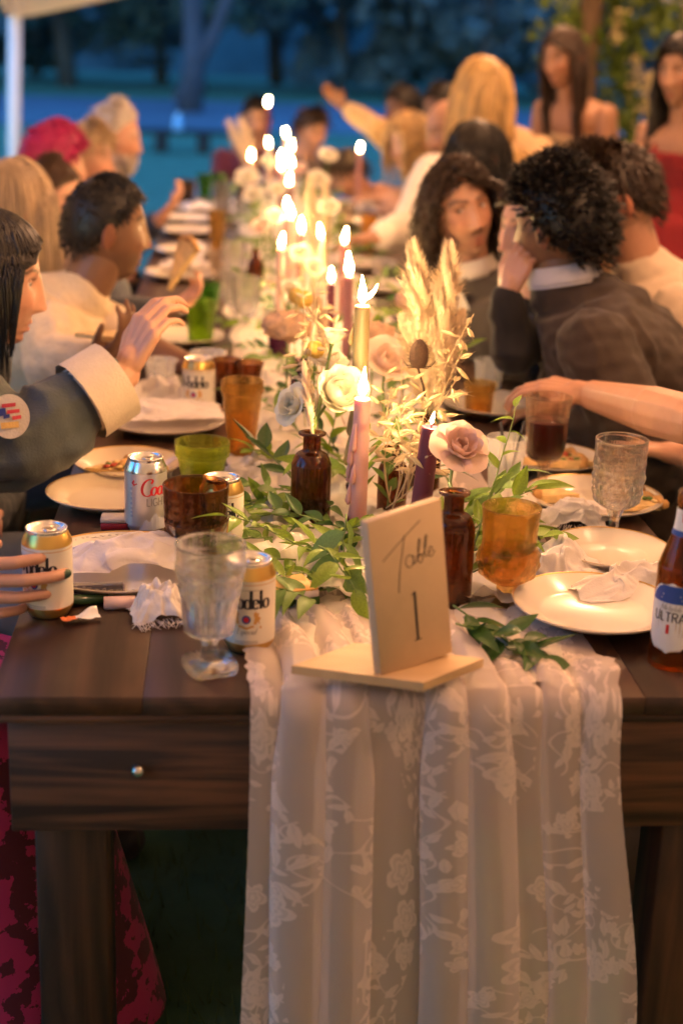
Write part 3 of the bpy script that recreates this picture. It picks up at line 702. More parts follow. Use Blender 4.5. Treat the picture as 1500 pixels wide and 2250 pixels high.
# --- further down the table, soft in the distance
cl = [(.012, .05), (.024, .055), (.034, .08), (.036, .12), (.037, .15)]
cf = dict(foot=[(.032, 0), (.032, .003), (.012, .009), (.008, .018)], stem=[(.009, .008), (.0075, .02), (.008, .04), (.013, .052)])
for i, (x, y) in enumerate(((512, 712), (514, 640), (540, 735))):
    vessel('goblet', ('clear goblet on the left of the candles, near the green tumblers', 'clear goblet behind the green ribbed tumbler', 'clear goblet beside the tan cockscomb bloom')[i], P2(x, y), 'goblet', cl, M['g_clear'], pat_diamond(9, 120, .055, .11, .06), n=32, **cf)
def mini(x, y, w_, h, m, lab, kind='tumbler', drink=None):
    p = tab(x, y, TZ+.0008); k = ppm(p); r_ = w_/k/2; H = h/k/.95
    vessel(kind, lab, p, kind, [(r_*.62, 0), (r_*.68, .004), (r_*.82, H*.5), (r_, H)], m, pat_facet(10, .004, H*.9, .05), n=28, drink=drink)
mini(477, 560, 42, 92, M['g_amber2'], 'tall two-tone amber glass beyond the green tumblers')
mini(476, 612, 42, 60, M['g_smoke'], 'short smoky glass by the white card box')
mini(408, 455, 46, 55, M['g_brown'], 'square brown glass near the far left table corner')
mini(450, 432, 36, 46, M['g_green2'], 'dark green tumbler near the far left table corner')
mini(488, 470, 46, 66, M['g_smoke'], 'smoky tumbler between the far green glasses')
mini(480, 425, 34, 40, M['g_green3'], 'small green tumbler by the far pampas plume')
mini(530, 500, 34, 60, M['g_clear'], 'clear tumbler among the far left flowers')
mini(808, 556, 40, 80, M['g_amber'], 'amber tumbler on the right beyond the tall candles')
mini(728, 408, 34, 48, M['g_amber'], 'amber tumbler at the far right of the flowers')
mini(762, 500, 44, 50, M['g_smoke'], 'smoky tumbler beside the far right plates')
mini(835, 640, 40, 60, M['g_clear'], 'clear tumbler by the curly-haired guest')
mini(560, 455, 34, 50, M['g_purple'], 'amethyst tumbler among the far flowers')

# --- plates
def plate(x, y, rad, lab, m=None, cat='plate', gold=True, z=0, rimw=.3, dz=.0, group=None):
    p = tab(x, y, TZ+.0008); t = thing('plate', lab, cat, p+np.array([0, 0, z]), 0, group); R = rad; q = 1-rimw
    pr = [(.0004, .0055), (R*q*.9, .0055), (R*q, .008), (R*(q+.05), .012), (R*.985, .0225), (R, .0235), (R*1.002, .0222), (R*.97, .019), (R*(q+.06), .0085), (R*q*.9, .0015), (R*q*.86, .0), (.0004, .0005)]
    MB().add(*lathe(pr, 56)).obj('dish', m or M['china'], t)
    if gold: MB().add(*lathe([(R*.975, .0226), (R*.99, .0238)], 56)).obj('gold_rim', M['gold'], t)
    return t
plate(1302, 1366, .113, 'cream china plate beside the beer bottle', z=.008)
plate(1338, 1236, .092, 'cream china plate behind the knotted napkin', z=.004)
plate(1300, 1113, .118, 'cream plate of bread and pizza beside the clear goblet')
plate(1208, 1026, .098, 'cream plate of pizza behind the wine goblet')
plate(246, 1104, .108, 'empty warm cream plate by the silver can', M['china_warm'])
plate(283, 1038, .096, 'cream plate of flatbread behind the silver can', M['china_warm'])
plate(362, 942, .121, 'wide cream plate holding a white napkin beside the tall amber glass')
pt = plate(268, 1262, .128, 'large plate with a printed rim under the pink napkin', rimw=.2)
mk = MB(); r = np.random.default_rng(9)
for k in range(70):
    a = 2*PI*k/70; rr = .1165; c0 = np.array([rr*math.cos(a), rr*math.sin(a), .0197])
    pts = [c0+np.array([r.normal()*.0025, r.normal()*.0025, .0008]) for _ in range(4)]
    mk.add(*tube(pts, .00045, 3))
mk.obj('rim_print', M['ink_grey'], pt)
plate(395, 752, .115, 'cream plate under the olive hobnail tumbler')
for i, (x, y, rd, lab) in enumerate(((395, 690, .11, 'cream plate below the hand with flatbread'), (400, 612, .12, 'cream plate with a white napkin left of the goblets'), (415, 560, .12, 'pale plate beside the white card box'), (415, 515, .12, 'pale plate with dark cutlery on the left'), (412, 488, .12, 'pale plate beyond the dark cutlery'), (425, 462, .12, 'pale plate by the far brown glass'),
        (800, 590, .12, 'pale plate on the right before the curly-haired guest'), (820, 640, .12, 'pale plate by the clear tumbler on the right'), (1085, 905, .11, 'pale plate before the guest in the brown suit'), (800, 540, .12, 'pale plate beyond the right amber tumbler'), (790, 495, .12, 'pale plate beside the white shirt sleeve'), (770, 455, .11, 'pale plate under the pink sleeve'))):
    plate(x, y, rd, lab, gold=False)
# --- food
M['crust'] = mat('crust', (.55, .30, .10), .75, var=.45, vs=30, bump=.6, bs=50)
M['cheese'] = mat('cheese', (.72, .50, .22), .55, var=.35, vs=40, bump=.6, bs=70)
M['herb'] = mat('herb', (.10, .17, .03), .6)
M['tomato'] = mat('tomato', (.45, .06, .03), .4)
def pizza(p, size, rz, lab, seed, bits=True, flat=.012):
    q = np.random.default_rng(seed); t = thing('pizza_slice', lab, 'food', p, rz)
    n = 18; out = [(0, 0)]
    for k in range(9): a = -.42+.84*k/8; out.append((math.cos(a)*size*(1+q.normal()*.03), math.sin(a)*size*(1+q.normal()*.03)))
    top = [(x, y, flat+.004*math.sin(x*90+y*60+seed)+q.normal()*.001) for x, y in out]; bot = [(x, y, .0005) for x, y in out]; m = len(out)
    b = MB().add(top+bot, [tuple(range(m))]+[tuple(reversed(range(m, 2*m)))]+[(i, m+i, m+(i+1) % m, (i+1) % m) for i in range(m)]); bs_ = b.obj('base', M['cheese'], t, smooth=False)
    cr = [(math.cos(a)*size*1.02, math.sin(a)*size*1.02, flat*.9+.003*math.sin(a*20+seed)) for a in np.linspace(-.45, .45, 10)]
    MB().add(*tube(cr, [.006+.003*abs(math.sin(k*1.7+seed)) for k in range(10)], 7)).obj('crust', M['crust'], t)
    if bits:
        for k in range(9):
            a = q.uniform(-.3, .3); d = q.uniform(.3, .9)*size
            MB().add(*ball((0, 0, 0), (q.uniform(.004, .009), q.uniform(.003, .007), .003), 7, 5)).obj('topping', (M['herb'], M['tomato'], M['cheese'])[k % 3], bs_, (math.cos(a)*d, math.sin(a)*d, flat+.003))
    return t
pz = tab(1208, 1026, TZ+.008); pizza(pz+[-.05, .01, .001], .11, .1, 'pizza slice with herbs behind the wine goblet', 1); pizza(pz+[.075, -.02, .001], .085, 2.6, 'pizza slice lying behind the clear goblet rim', 2)
pz = tab(1300, 1113, TZ+.008); pizza(pz+[-.02, .015, 0], .07, 2.7, 'torn flatbread wedge on the bread plate', 3, False, .016); pizza(pz+[.02, .035, .0], .07, .4, 'flatbread piece behind the diamond-cut goblet', 4, False, .02); pizza(pz+[.03, -.03, .001], .085, .5, 'pizza slice with herbs between goblet and bottle', 5)
pz = tab(283, 1038, TZ+.008); pizza(pz+[-.075, -.01, .0], .085, .2, 'flatbread slice with greens on the left plate', 6); pizza(pz+[.07, .0, .0], .08, 2.9, 'flatbread slice between silver can and green glass', 7)
# --- napkins
def napkin(p, lx, ly, h, seed, lab, rz=0, fringe=0, knot=False, mat_='napkin', rid=16):
    n = 64; u = np.linspace(-1, 1, n); X, Y = np.meshgrid(u, u); X = X.ravel(); Y = Y.ravel()
    q = np.stack([X, Y, X*0], 1); rr = np.sqrt(X**2*.9+Y**2*.9+.1*(X*Y)**2)
    wx = X+.16*pnoise(q, 2.6, seed)+.05*pnoise(q, 6, seed+1); wy = Y+.16*pnoise(q, 2.6, seed+2)+.05*pnoise(q, 6, seed+3)
    rg = 1-np.sqrt(pnoise(q, rid*.085, seed+4)**2+.015)*1.7; rg2 = 1-np.sqrt(pnoise(q, rid*.2, seed+6)**2+.03)*1.7
    dome = np.clip(1.05-rr**2*.95, 0, 1)**.7
    z = h*dome*(.35+.55*np.clip(rg, 0, 1)+.20*np.clip(rg2, 0, 1))+.0035+.0015*pnoise(q, 5, seed+7)
    z = np.maximum(z, .0015)
    b = MB().add(np.stack([wx*lx*.5, wy*ly*.5, z], 1), grid_faces(n, n)); t = thing('napkin', lab, 'napkin', p, rz)
    b.obj('cloth', M[mat_], t)
    if fringe:
        fb = MB(); r = np.random.default_rng(seed)
        for k in range(fringe):
            x = -lx*.5+lx*k/fringe; y = -ly*.5+r.normal()*.003; L = r.uniform(.006, .018)
            fb.add(*tube([(x, y+.006, .006), (x+r.normal()*.003, y-L*.5, .005), (x+r.normal()*.006, y-L, .0015)], .0006, 3))
        fb.obj('fringe', M[mat_], t)
    return t
TP = lambda x, y, dz=.001: tab(x, y, TZ)+np.array([0, 0, dz])
napkin(TP(300, 1262, .022), .20, .11, .045, 11, 'rumpled pale pink napkin on the printed plate', .1)
napkin(TP(352, 1352), .085, .075, .052, 12, 'frayed white napkin balled beside the front goblet', .3, 40)
napkin(TP(380, 930, .022), .19, .15, .022, 13, 'white napkin folded across the wide cream plate', .25)
napkin(TP(350, 890), .115, .075, .07, 14, 'crumpled white napkin beside the rear beer can', .2)
napkin(TP(1232, 1262), .125, .11, .062, 15, 'knotted white napkin behind the amber goblet', .5, 0, True)
napkin(TP(1372, 1312, .012), .17, .08, .042, 16, 'trailing white napkin tail behind the beer bottle', .3)
napkin(TP(1250, 1152, .002), .125, .065, .045, 17, 'white frayed napkin before the bread plate', -.1, 30)
napkin(TP(1115, 1128), .10, .09, .05, 18, 'cream gauze napkin at the foot of the plastic cup', .4, 0, False, 'gauze')
napkin(TP(1100, 1000), .10, .16, .03, 19, 'white napkin lying behind the straw cup', .2)
napkin(TP(545, 1060), .13, .10, .055, 20, 'pale lilac napkin standing behind the green glass', .8)
napkin(TP(405, 600, .022), .16, .12, .03, 21, 'white napkin left of the far goblets', .1)
napkin(TP(430, 470, .02), .13, .12, .04, 22, 'white napkin on the far left plate', .4)
napkin(TP(800, 470, .02), .12, .1, .04, 23, 'white napkin on the far right plate', .2)
napkin(TP(600, 850), .10, .12, .04, 24, 'cream napkin fold under the white ranunculus', .6, 0, False, 'gauze')
# --- text drawn as thin raised strokes
def strokes_mesh(b, strokes, place, thick, thin, mi=0):
    """strokes: polylines in letter units; broad downstrokes, fine cross strokes"""
    for st in strokes:
        p = np.array(st, float); m = len(p); L = []; R_ = []
        for i in range(m):
            t = nrm(p[min(i+1, m-1)]-p[max(i-1, 0)]); wd = thin+(thick-thin)*abs(t[1])**1.5; nn = np.array([-t[1], t[0]])*wd/2
            L.append(p[i]+nn); R_.append(p[i]-nn)
        v = [place(q) for q in L]+[place(q) for q in R_]; b.add(v, [(i, i+1, m+i+1, m+i) for i in range(m-1)], mi)
def arc(cx_, cy_, rx, ry, a0, a1, n=14): return [(cx_+rx*math.cos(math.radians(a)), cy_+ry*math.sin(math.radians(a))) for a in np.linspace(a0, a1, n)]
GL = {'M': (.86, [[(.08, 0), (.08, 1)], [(.08, 1), (.42, .1)], [(.42, .1), (.76, 1)], [(.76, 1), (.76, 0)]]),
      'o': (.5, [arc(.23, .27, .17, .25, 0, 360, 20)]), 'd': (.54, [arc(.22, .27, .16, .25, 0, 360, 20), [(.40, 0), (.40, 1.02)]]),
      'e': (.48, [[(.06, .29), (.38, .29)]+arc(.22, .27, .16, .25, 8, 320, 16)]), 'l': (.26, [[(.13, 0), (.13, 1.02)]]),
      'E': (.5, [arc(.28, .73, .17, .2, 60, 260, 9)+arc(.24, .28, .2, .25, 110, 310, 10)]), 's': (.36, [[(.3, .45), (.16, .5), (.08, .38), (.2, .25), (.28, .12), (.16, .0), (.04, .06)]]),
      'p': (.42, [[(.08, .5), (.08, -.35)], arc(.2, .26, .13, .22, 150, -150, 12)]), 'c': (.38, [arc(.2, .26, .15, .23, 50, 310, 12)]), 'i': (.18, [[(.09, 0), (.09, .5)], [(.09, .66), (.09, .72)]]),
      'a': (.44, [arc(.2, .25, .14, .23, 0, 360, 14), [(.35, .5), (.35, 0)]]), 'r': (.34, [[(.08, 0), (.08, .5)], [(.08, .32), (.18, .47), (.3, .46)]]),
      'C': (.8, [arc(.5, .5, .38, .52, 55, 305, 20), [(.72, .93), (.62, .75)]]), 'L': (.5, [[(.08, 1), (.08, 0)], [(.08, .03), (.45, .03)]]), 'I': (.22, [[(.1, 0), (.1, 1)]]),
      'G': (.72, [arc(.38, .5, .3, .48, 50, 310, 16), [(.66, .05), (.66, .42)], [(.66, .42), (.42, .42)]]), 'H': (.68, [[(.08, 0), (.08, 1)], [(.58, 0), (.58, 1)], [(.08, .5), (.58, .5)]]),
      'T': (.6, [[(.3, 0), (.3, 1)], [(.02, .97), (.58, .97)]]), 'U': (.68, [[(.08, 1), (.08, .3)]+arc(.34, .28, .26, .26, 180, 360, 10)+[(.6, 1)]]), 'R': (.64, [[(.08, 0), (.08, 1)], [(.08, .97)]+arc(.32, .75, .24, .22, 90, -90, 10)+[(.08, .53)], [(.3, .52), (.58, 0)]]),
      'A': (.7, [[(.02, 0), (.34, 1)], [(.34, 1), (.66, 0)], [(.14, .32), (.54, .32)]]), 'h': (.44, [[(.08, 0), (.08, 1)], [(.08, .35)]+arc(.22, .34, .13, .15, 150, 0, 8)+[(.35, 0)]]), 'b': (.44, [[(.08, 0), (.08, 1)], arc(.22, .25, .14, .23, 0, 360, 14)]), ' ': (.3, [])}
def word(b, s, place, size, thick=.14, thin=.05, slant=0, mi=0, track=1.0):
    x = -sum(GL[c][0] for c in s)*track/2
    for c in s:
        adv, st = GL[c]
        strokes_mesh(b, [[(x+px+slant*py, py) for px, py in q] for q in st], lambda q: place((q[0]*size, q[1]*size)), thick, thin, mi); x += adv*track
def on_cyl(R, a0, z0):
    return lambda q: (R*math.sin(a0+q[0]/R), -R*math.cos(a0+q[0]/R), z0+q[1])
# --- drink cans
can_prof = [(.0004, .004), (.022, .003), (.0255, .0), (.027, .002), (.0328, .012), (.0332, .016), (.0332, .100), (.0328, .104), (.0272, .1165), (.0268, .1185), (.0276, .1205), (.0268, .1215), (.0255, .1195), (.0245, .1165), (.0004, .1165)]
def can(name, lab, loc, turn, kind, rz=0):
    t = thing(name, lab, 'can', loc, rz); n = 40
    bd = MB().add(*lathe(can_prof[5:7], n)).obj('body', M['can_silver' if kind == 'silver' else 'can_cream'], t)
    MB().add(*lathe(can_prof[:6], n)).obj('base', M['alu' if kind == 'silver' else 'can_gold'], t)
    MB().add(*lathe(can_prof[6:9], n)).obj('shoulder', M['alu' if kind == 'silver' else 'can_gold'], t)
    ld = MB().add(*lathe(can_prof[8:], n)).obj('lid', M['alu'], t)
    MB().add(*lathe([(.004, .1172), (.010, .1176), (.0108, .1182), (.004, .1184)], 14)).obj('ring_pull', M['alu'], ld, (.004, 0, 0))
    R = .03345
    if kind == 'silver':
        b = MB(); word(b, 'Coors', on_cyl(R, turn+.25, .066), .026, .16, .06, .18, 0, .82); strokes_mesh(b, [[(-.022, .022), (-.026, .019), (-.022, .015)]], on_cyl(R, turn-.1, .066), .002, .002)
        strokes_mesh(b, [[(-.026, .024), (-.029, .020), (-.025, .017), (-.021, .019)]], on_cyl(R, turn, .066), .0025, .0018); b.obj('red_lettering', M['ink_red'], bd)
        b = MB(); word(b, 'LIGHT', on_cyl(R, turn+.35, .049), .0125, .17, .14, 0, 0, 1.05); b.obj('grey_lettering', M['ink_grey'], bd)
        b = MB(); pk = [(0, .012), (.006, .02), (.011, .028), (.016, .022), (.020, .030), (.027, .038), (.033, .028), (.038, .031), (.044, .022), (.05, .014)]
        for i in range(len(pk)-1):
            for j in range(3):
                pl = on_cyl(R-.0001, turn-.55, 0); f = lambda q, k: (q[0], .010+(q[1]-.010)*k)
                b.add([pl(f(pk[i], 0)), pl(f(pk[i+1], 0)), pl(f(pk[i+1], 1)), pl(f(pk[i], 1))], [(0, 1, 2, 3)]); break
        b.obj('mountain_print', M['ink_pale'], bd)
        b = MB()
        for z in (.03, .036, .042, .05, .058, .066, .074): b.add([on_cyl(R, turn-1.0, z)((x, 0)) for x in (0, .004)]+[on_cyl(R, turn-1.0, z)((x, .004)) for x in (.004, 0)], [(0, 1, 2, 3)])
        b.obj('side_print', M['ink_pale'], bd)
    else:
        b = MB(); word(b, 'Modelo', on_cyl(R, turn, .064), .0245, .17, .05, 0, 0, .78); b.obj('black_lettering', M['ink_black'], bd)
        b = MB(); word(b, 'Especial', on_cyl(R, turn, .030), .0085, .12, .07, .3); b.obj('script_lettering', M['ink_grey'], bd)
        b = MB(); pl = on_cyl(R, turn, .050)
        disc = [pl((.0058*math.cos(a), .0058*math.sin(a))) for a in np.linspace(0, 2*PI, 18, endpoint=False)]; b.add(disc, [tuple(range(18))]); b.obj('medallion', M['ink_blue'], bd)
        b = MB(); pl2 = on_cyl(R+.0002, turn, .050); b.add([pl2((.0035*math.cos(a), .0035*math.sin(a))) for a in np.linspace(0, 2*PI, 14, endpoint=False)], [tuple(range(14))]); b.obj('medallion_centre', M['ink_red'], bd)
        b = MB()
        for s in (-1, 1):
            lion = [(.009, -.006), (.0105, .002), (.009, .008), (.012, .011), (.0145, .008), (.017, .0085), (.0155, .004), (.019, .002), (.0165, -.002), (.018, -.007), (.0145, -.003), (.0125, -.007)]
            b.add([on_cyl(R, turn, .050)((s*x, y)) for x, y in lion], [tuple(range(len(lion))) if s < 0 else tuple(reversed(range(len(lion))))])
        strokes_mesh(b, [[(-.02, -.011), (-.008, -.009), (0, -.012), (.008, -.009), (.02, -.011)]], on_cyl(R, turn, .050), .003, .003); b.obj('gold_lions', M['ink_gold'], bd)
        b = MB()
        for z in (.020, .0175, .0885): b.add([on_cyl(R, turn-.45+k*.05, z)((0, 0)) for k in range(19)]+[on_cyl(R, turn-.45+k*.05, z)((0, .0009)) for k in range(18, -1, -1)], [(k, k+1, 36-k, 37-k) for k in range(18)])
        b.obj('small_print', M['ink_grey'], bd)
        MB().add(*lathe([(.0335, .0955), (.0335, .0965)], n)).obj('gold_line', M['ink_gold'], bd)
    return t
can('beer_can', 'silver beer can with red script lettering beside the green glass', P2(321, 1164), .28, 'silver')
can('beer_can', 'cream and gold beer can behind the clear square-footed goblet', P2(546, 1420), -.12, 'cream')
can('beer_can', 'cream and gold beer can gripped by a hand', P2(108, 1345), -.45, 'cream')
can('beer_can', 'cream beer can half hidden behind the brown goblet', P2(486, 1215), -.05, 'cream')
can('beer_can', 'cream beer can beside the crumpled white napkin', P2(436, 912), -.30, 'cream')
# --- beer bottle
t = thing('beer_bottle', 'brown glass beer bottle with oval white label at the right', 'bottle', P2(1474, 1455))
bp = smooth_prof([(.029, 0), (.0305, .004), (.0305, .118), (.029, .136), (.022, .160), (.0155, .180), (.0138, .2), (.0132, .212)], 60)
b = MB().add(*lathe(bp, 40, close_bot=True)); b.add(*lathe([(.0132, .212), (.0145, .2135), (.0145, .222), (.0136, .2235), (.0143, .2245), (.0143, .231), (.0118, .232), (.0108, .215), (.012, .19), (.02, .158), (.0275, .13), (.0282, .006), (.0004, .005)], 40)); b.obj('glass', M['g_beer'], t)
MB().add(*lathe([(.0004, .006), (.0275, .0065), (.0277, .06), (.0004, .0602)], 32)).obj('beer', M['spirit'], t)
b = MB(); rows_ = []; turn = -.62; RL = .0308
zs = np.linspace(-1, 1, 22); vv = []
for zz in zs:
    hw = .036*math.sqrt(max(0, 1-zz*zz))**.8
    for k in range(13): vv.append(on_cyl(RL, turn, .070)(((k/6-1)*hw, zz*.047)))
b.add(vv, grid_faces(13, 22)); lb = b.obj('label', M['label_white'], t)
vv = []; zs = np.linspace(.45, .96, 9)
for zz in zs:
    hw = .0335*math.sqrt(max(0, 1-zz*zz))**.8
    for k in range(13): vv.append(on_cyl(RL+.0003, turn, .070)(((k/6-1)*hw, zz*.045)))
MB().add(vv, grid_faces(13, 9)).obj('blue_band', M['ink_blue'], lb)
b = MB(); word(b, 'ULTRA', on_cyl(RL+.0004, turn, .066), .0125, .13, .11, 0, 0, 1.12); b.obj('label_lettering', M['ink_black'], lb)
b = MB(); word(b, 'Michelob', on_cyl(RL+.0004, turn, .081), .0075, .10, .06, .3); b.obj('script_lettering', M['ink_grey'], lb)
b = MB(); pl = on_cyl(RL+.0004, turn, .05); b.add([pl((-.003, 0)), pl((.001, 0)), pl((.001, .012)), pl((-.003, .012))], [(0, 1, 2, 3)]); b.obj('red_bar', M['ink_red'], lb)
b = MB(); strokes_mesh(b, [[(-.012, .005), (.012, .005)], [(-.014, .0), (.014, .0)]], on_cyl(RL+.0006, turn, .096), .0018, .0018); b.obj('band_lettering', M['label_white'], lb)
nl_ = MB().add(*lathe([(.0160, .181), (.0146, .196), (.0142, .208)], 32)).obj('neck_label', M['label_white'], t)
MB().add(*lathe([(.0178, .1745), (.0163, .1815)], 32)).obj('neck_band', M['ink_blue'], t)
b = MB(); pl = lambda q: (.0149*math.sin(-.75+q[0]), -.0149*math.cos(-.75+q[0]), .187+q[1])
b.add([pl((0, 0)), pl((.22, 0)), pl((.22, .017)), pl((0, .017))], [(0, 1, 2, 3)]); b.obj('neck_mark', M['ink_red'], nl_)
# --- small things by the held can
t = thing('marker_pen', 'dark green marker pen lying by the held can', 'pen', TP(165, 1332, .009), .0)
def lying(b, x0, x1, r_): v, f = lathe([(.0003, x0), (r_, x0), (r_, x1), (.0003, x1)], 16); b.add([(z, y, x) for x, y, z in v], f); return b
t.rotation_euler = (0, 0, .12); lying(MB(), -.06, .045, .0075).obj('barrel', mat('pen_green', (.02, .06, .025), .25, coat=.4), t)
t = thing('pen_cap', 'pale pink cylinder cap beside the green marker pen', 'cap', TP(262, 1338, .009)); t.rotation_euler = (0, 0, .1)
lying(MB(), -.02, .022, .0092).obj('shell', mat('cap_pink', (.75, .52, .48), .5), t); lying(MB(), -.0206, -.019, .0078).obj('opening', mat('cap_in', (.5, .3, .28), .6), t)
t = thing('phone', 'dark glass phone lying in front of the printed plate', 'phone', TP(195, 1312, .002), .06)
MB().add(*box(-.07, .05, -.012, .03, 0, .008, .003)).obj('case', mat('phone_case', (.18, .14, .17), .3), t); MB().add(*box(-.067, .047, -.009, .027, .0081, .0092, .0005)).obj('screen', mat('phone_screen', (.03, .025, .035), .06), t)
t = thing('candy_wrapper', 'torn orange and white wrapper on the table edge', 'wrapper', TP(178, 1368, .002), .4)
r = np.random.default_rng(4); nx_ = 14; X, Y = np.meshgrid(np.linspace(-.025, .025, nx_), np.linspace(-.010, .010, nx_)); q = np.stack([X.ravel(), Y.ravel(), X.ravel()*0], 1)
q[:, 2] = .004+.009*np.abs(pnoise(q, 90, 3)); b = MB().add(q, grid_faces(nx_, nx_)); b.mi = [1 if (i % (nx_-1)) < 5 else 0 for i in range(len(b.f))]; b.obj('foil', [M['label_white'], mat('wrapper_orange', (.7, .18, .06), .45)], t)
t = thing('matchbox', 'small red and white matchbox behind the silver can', 'matchbox', TP(263, 1158, .0005), .0)
MB().add(*box(-.028, .03, -.017, .017, 0, .011, .001)).obj('tray', mat('box_red', (.35, .02, .03), .5), t); MB().add(*box(-.0285, .0305, -.0175, .0175, .0112, .018, .001)).obj('sleeve', mat('box_cream', (.6, .5, .4), .6), t)
t = thing('card_box', 'small white card box with a faint crest beyond the green glasses', 'box', TP(424, 590, .022), .2)
MB().add(*box(-.032, .032, -.03, .03, 0, .066, .002)).obj('carton', mat('box_lilac', (.70, .68, .80), .6), t); MB().add(*lathe([(.011, 0), (.014, .0004), (.016, 0)], 20)).obj('crest', M['ink_pale'], t)
t.children[1].rotation_euler = (PI/2, 0, 0); t.children[1].location = (0, -.0305, .034)
t = thing('gold_edged_book', 'small pale book half under the runner leaves', 'book', TP(636, 1345, .03), .35); MB().add(*box(-.03, .03, -.03, .03, 0, .010, .001)).obj('cover', mat('book_cover', (.6, .55, .6), .6), t); MB().add(*box(-.029, .029, -.0302, .028, .0102, .013, .0005)).obj('pages', M['ink_gold'], t)
for i, (x, y) in enumerate(((412, 500), (1155, 1080))):
    t = thing('knife', ('dark handled knife across a far left plate', 'table knife beside the wine goblet foot')[i], 'knife', TP(x, y, .024 if i == 0 else .002), (.2, 1.2)[i])
    MB().add(*tube([(-.1, 0, .003), (-.01, 0, .004)], .006, 8)).obj('handle', M['ink_black'] if i == 0 else M['steel'], t); MB().add(*box(-.01, .1, -.007, .007, .002, .0035, .0004)).obj('blade', M['steel'], t)
# --- table number sign of plywood
M['ply'] = wood('plywood', (.50, .33, .17), (.66, .47, .27), .55, sx=(.3, 1, 1), scale=9)
M['ply_face'] = mat('ply_face', (.58, .42, .26), .6, var=.06, vs=30)
ZB = TZ+.042
cL, cF, cR = [tab(x, y, ZB)[:2] for x, y in ((640, 1462), (930, 1500), (1062, 1447))]; cB = cL+cR-cF; c0 = (cL+cR)/2
t = thing('table_sign', 'plywood table number sign reading Table 1 at the runner edge', 'sign', (c0[0], c0[1], ZB-.011))
cs = [q-c0 for q in (cL, cF, cR, cB)]
b = MB(); b.add([(q[0], q[1], 0) for q in cs]+[(q[0], q[1], .011) for q in cs], [(3, 2, 1, 0), (4, 5, 6, 7)]+[(k, (k+1) % 4, 4+(k+1) % 4, 4+k) for k in range(4)]); b.obj('base', M['ply'], t, smooth=False)
e0, e1 = tab(830, 1480, ZB)[:2], tab(985, 1437, ZB)[:2]; em = (e0+e1)/2-c0; wd = np.linalg.norm(e1-e0)/2
so_ = MB().add(*box(-wd, wd, -.007, .007, 0, .195, .0006)).obj('board', M['ply_face'], t, (em[0], em[1], .010))
so_.rotation_euler = (math.radians(-4), math.radians(-6), math.atan2(e1[1]-e0[1], e1[0]-e0[0]))
b = MB(); pl = lambda q: (q[0], -.0074, q[1])
S1 = [[(-.038, .143), (-.015, .158), (.020, .178)], [(-.004, .166), (-.008, .15), (-.0145, .126), (-.018, .104), (-.0185, .099)],
      [(.006, .137)]+arc(.0005, .133, .006, .0075, 30, 330, 12)+[(.0068, .139), (.0062, .1275), (.009, .1285), (.0145, .140), (.0185, .155), (.0165, .157), (.014, .146), (.0135, .130)]+arc(.0165, .132, .0035, .0055, 200, 500, 10)+[(.0215, .1355), (.026, .146), (.0285, .157), (.0265, .159), (.024, .148), (.0235, .1325), (.0265, .1315), (.030, .136)]+arc(.0325, .136, .0035, .0062, 20, 320, 12)+[(.039, .136)]]
strokes_mesh(b, S1, pl, .0012, .0009); b.obj('script_lettering', M['ink_black'], so_)
b = MB(); strokes_mesh(b, [[(.004, .034), (.004, .094)], ], pl, .0034, .0034); strokes_mesh(b, [[(-.001, .0335), (.0095, .0335)], [(-.0005, .0905), (.004, .0935)]], pl, .0015, .0012); b.obj('number_lettering', M['ink_black'], so_)
# ================================================================== CANDLES
M['flame'] = emit('flame', (1, .60, .22), 30, grad=(-.001, .010, 6, 40), clear=True)
M['wick'] = mat('wick', (.03, .02, .015), .9)
def wax(name, c): return mat(name, c, .45, sss=.35, var=.05, vs=30, bump=.1, bs=60)
M['wax_pink'] = wax('wax_pink', (.72, .40, .36)); M['wax_olive'] = wax('wax_olive', (.30, .24, .12)); M['wax_plum'] = wax('wax_plum', (.13, .025, .05)); M['wax_blush'] = wax('wax_blush', (.74, .52, .44)); M['wax_mauve'] = wax('wax_mauve', (.42, .2, .2))
def flame_mesh(seed, h, lean, lick=False):
    b = MB(); pr = [(.0006, -.002), (.0035, .001), (.0062, .007), (.0066, .012), (.0052, .020), (.0028, .030), (.0003, .042)]
    v, f = lathe(pr, 10); k = h/.042
    b.add([(x*k+lean*(max(0, z)/.042)**1.6, y*k, z*k) for x, y, z in v], f)
    if lick: b.add(*tube([(.004, 0, .008), (.012, 0, .012), (.019, 0, .021), (.023, 0, .03)], [.004, .0035, .002, .0003], 6))
    return b
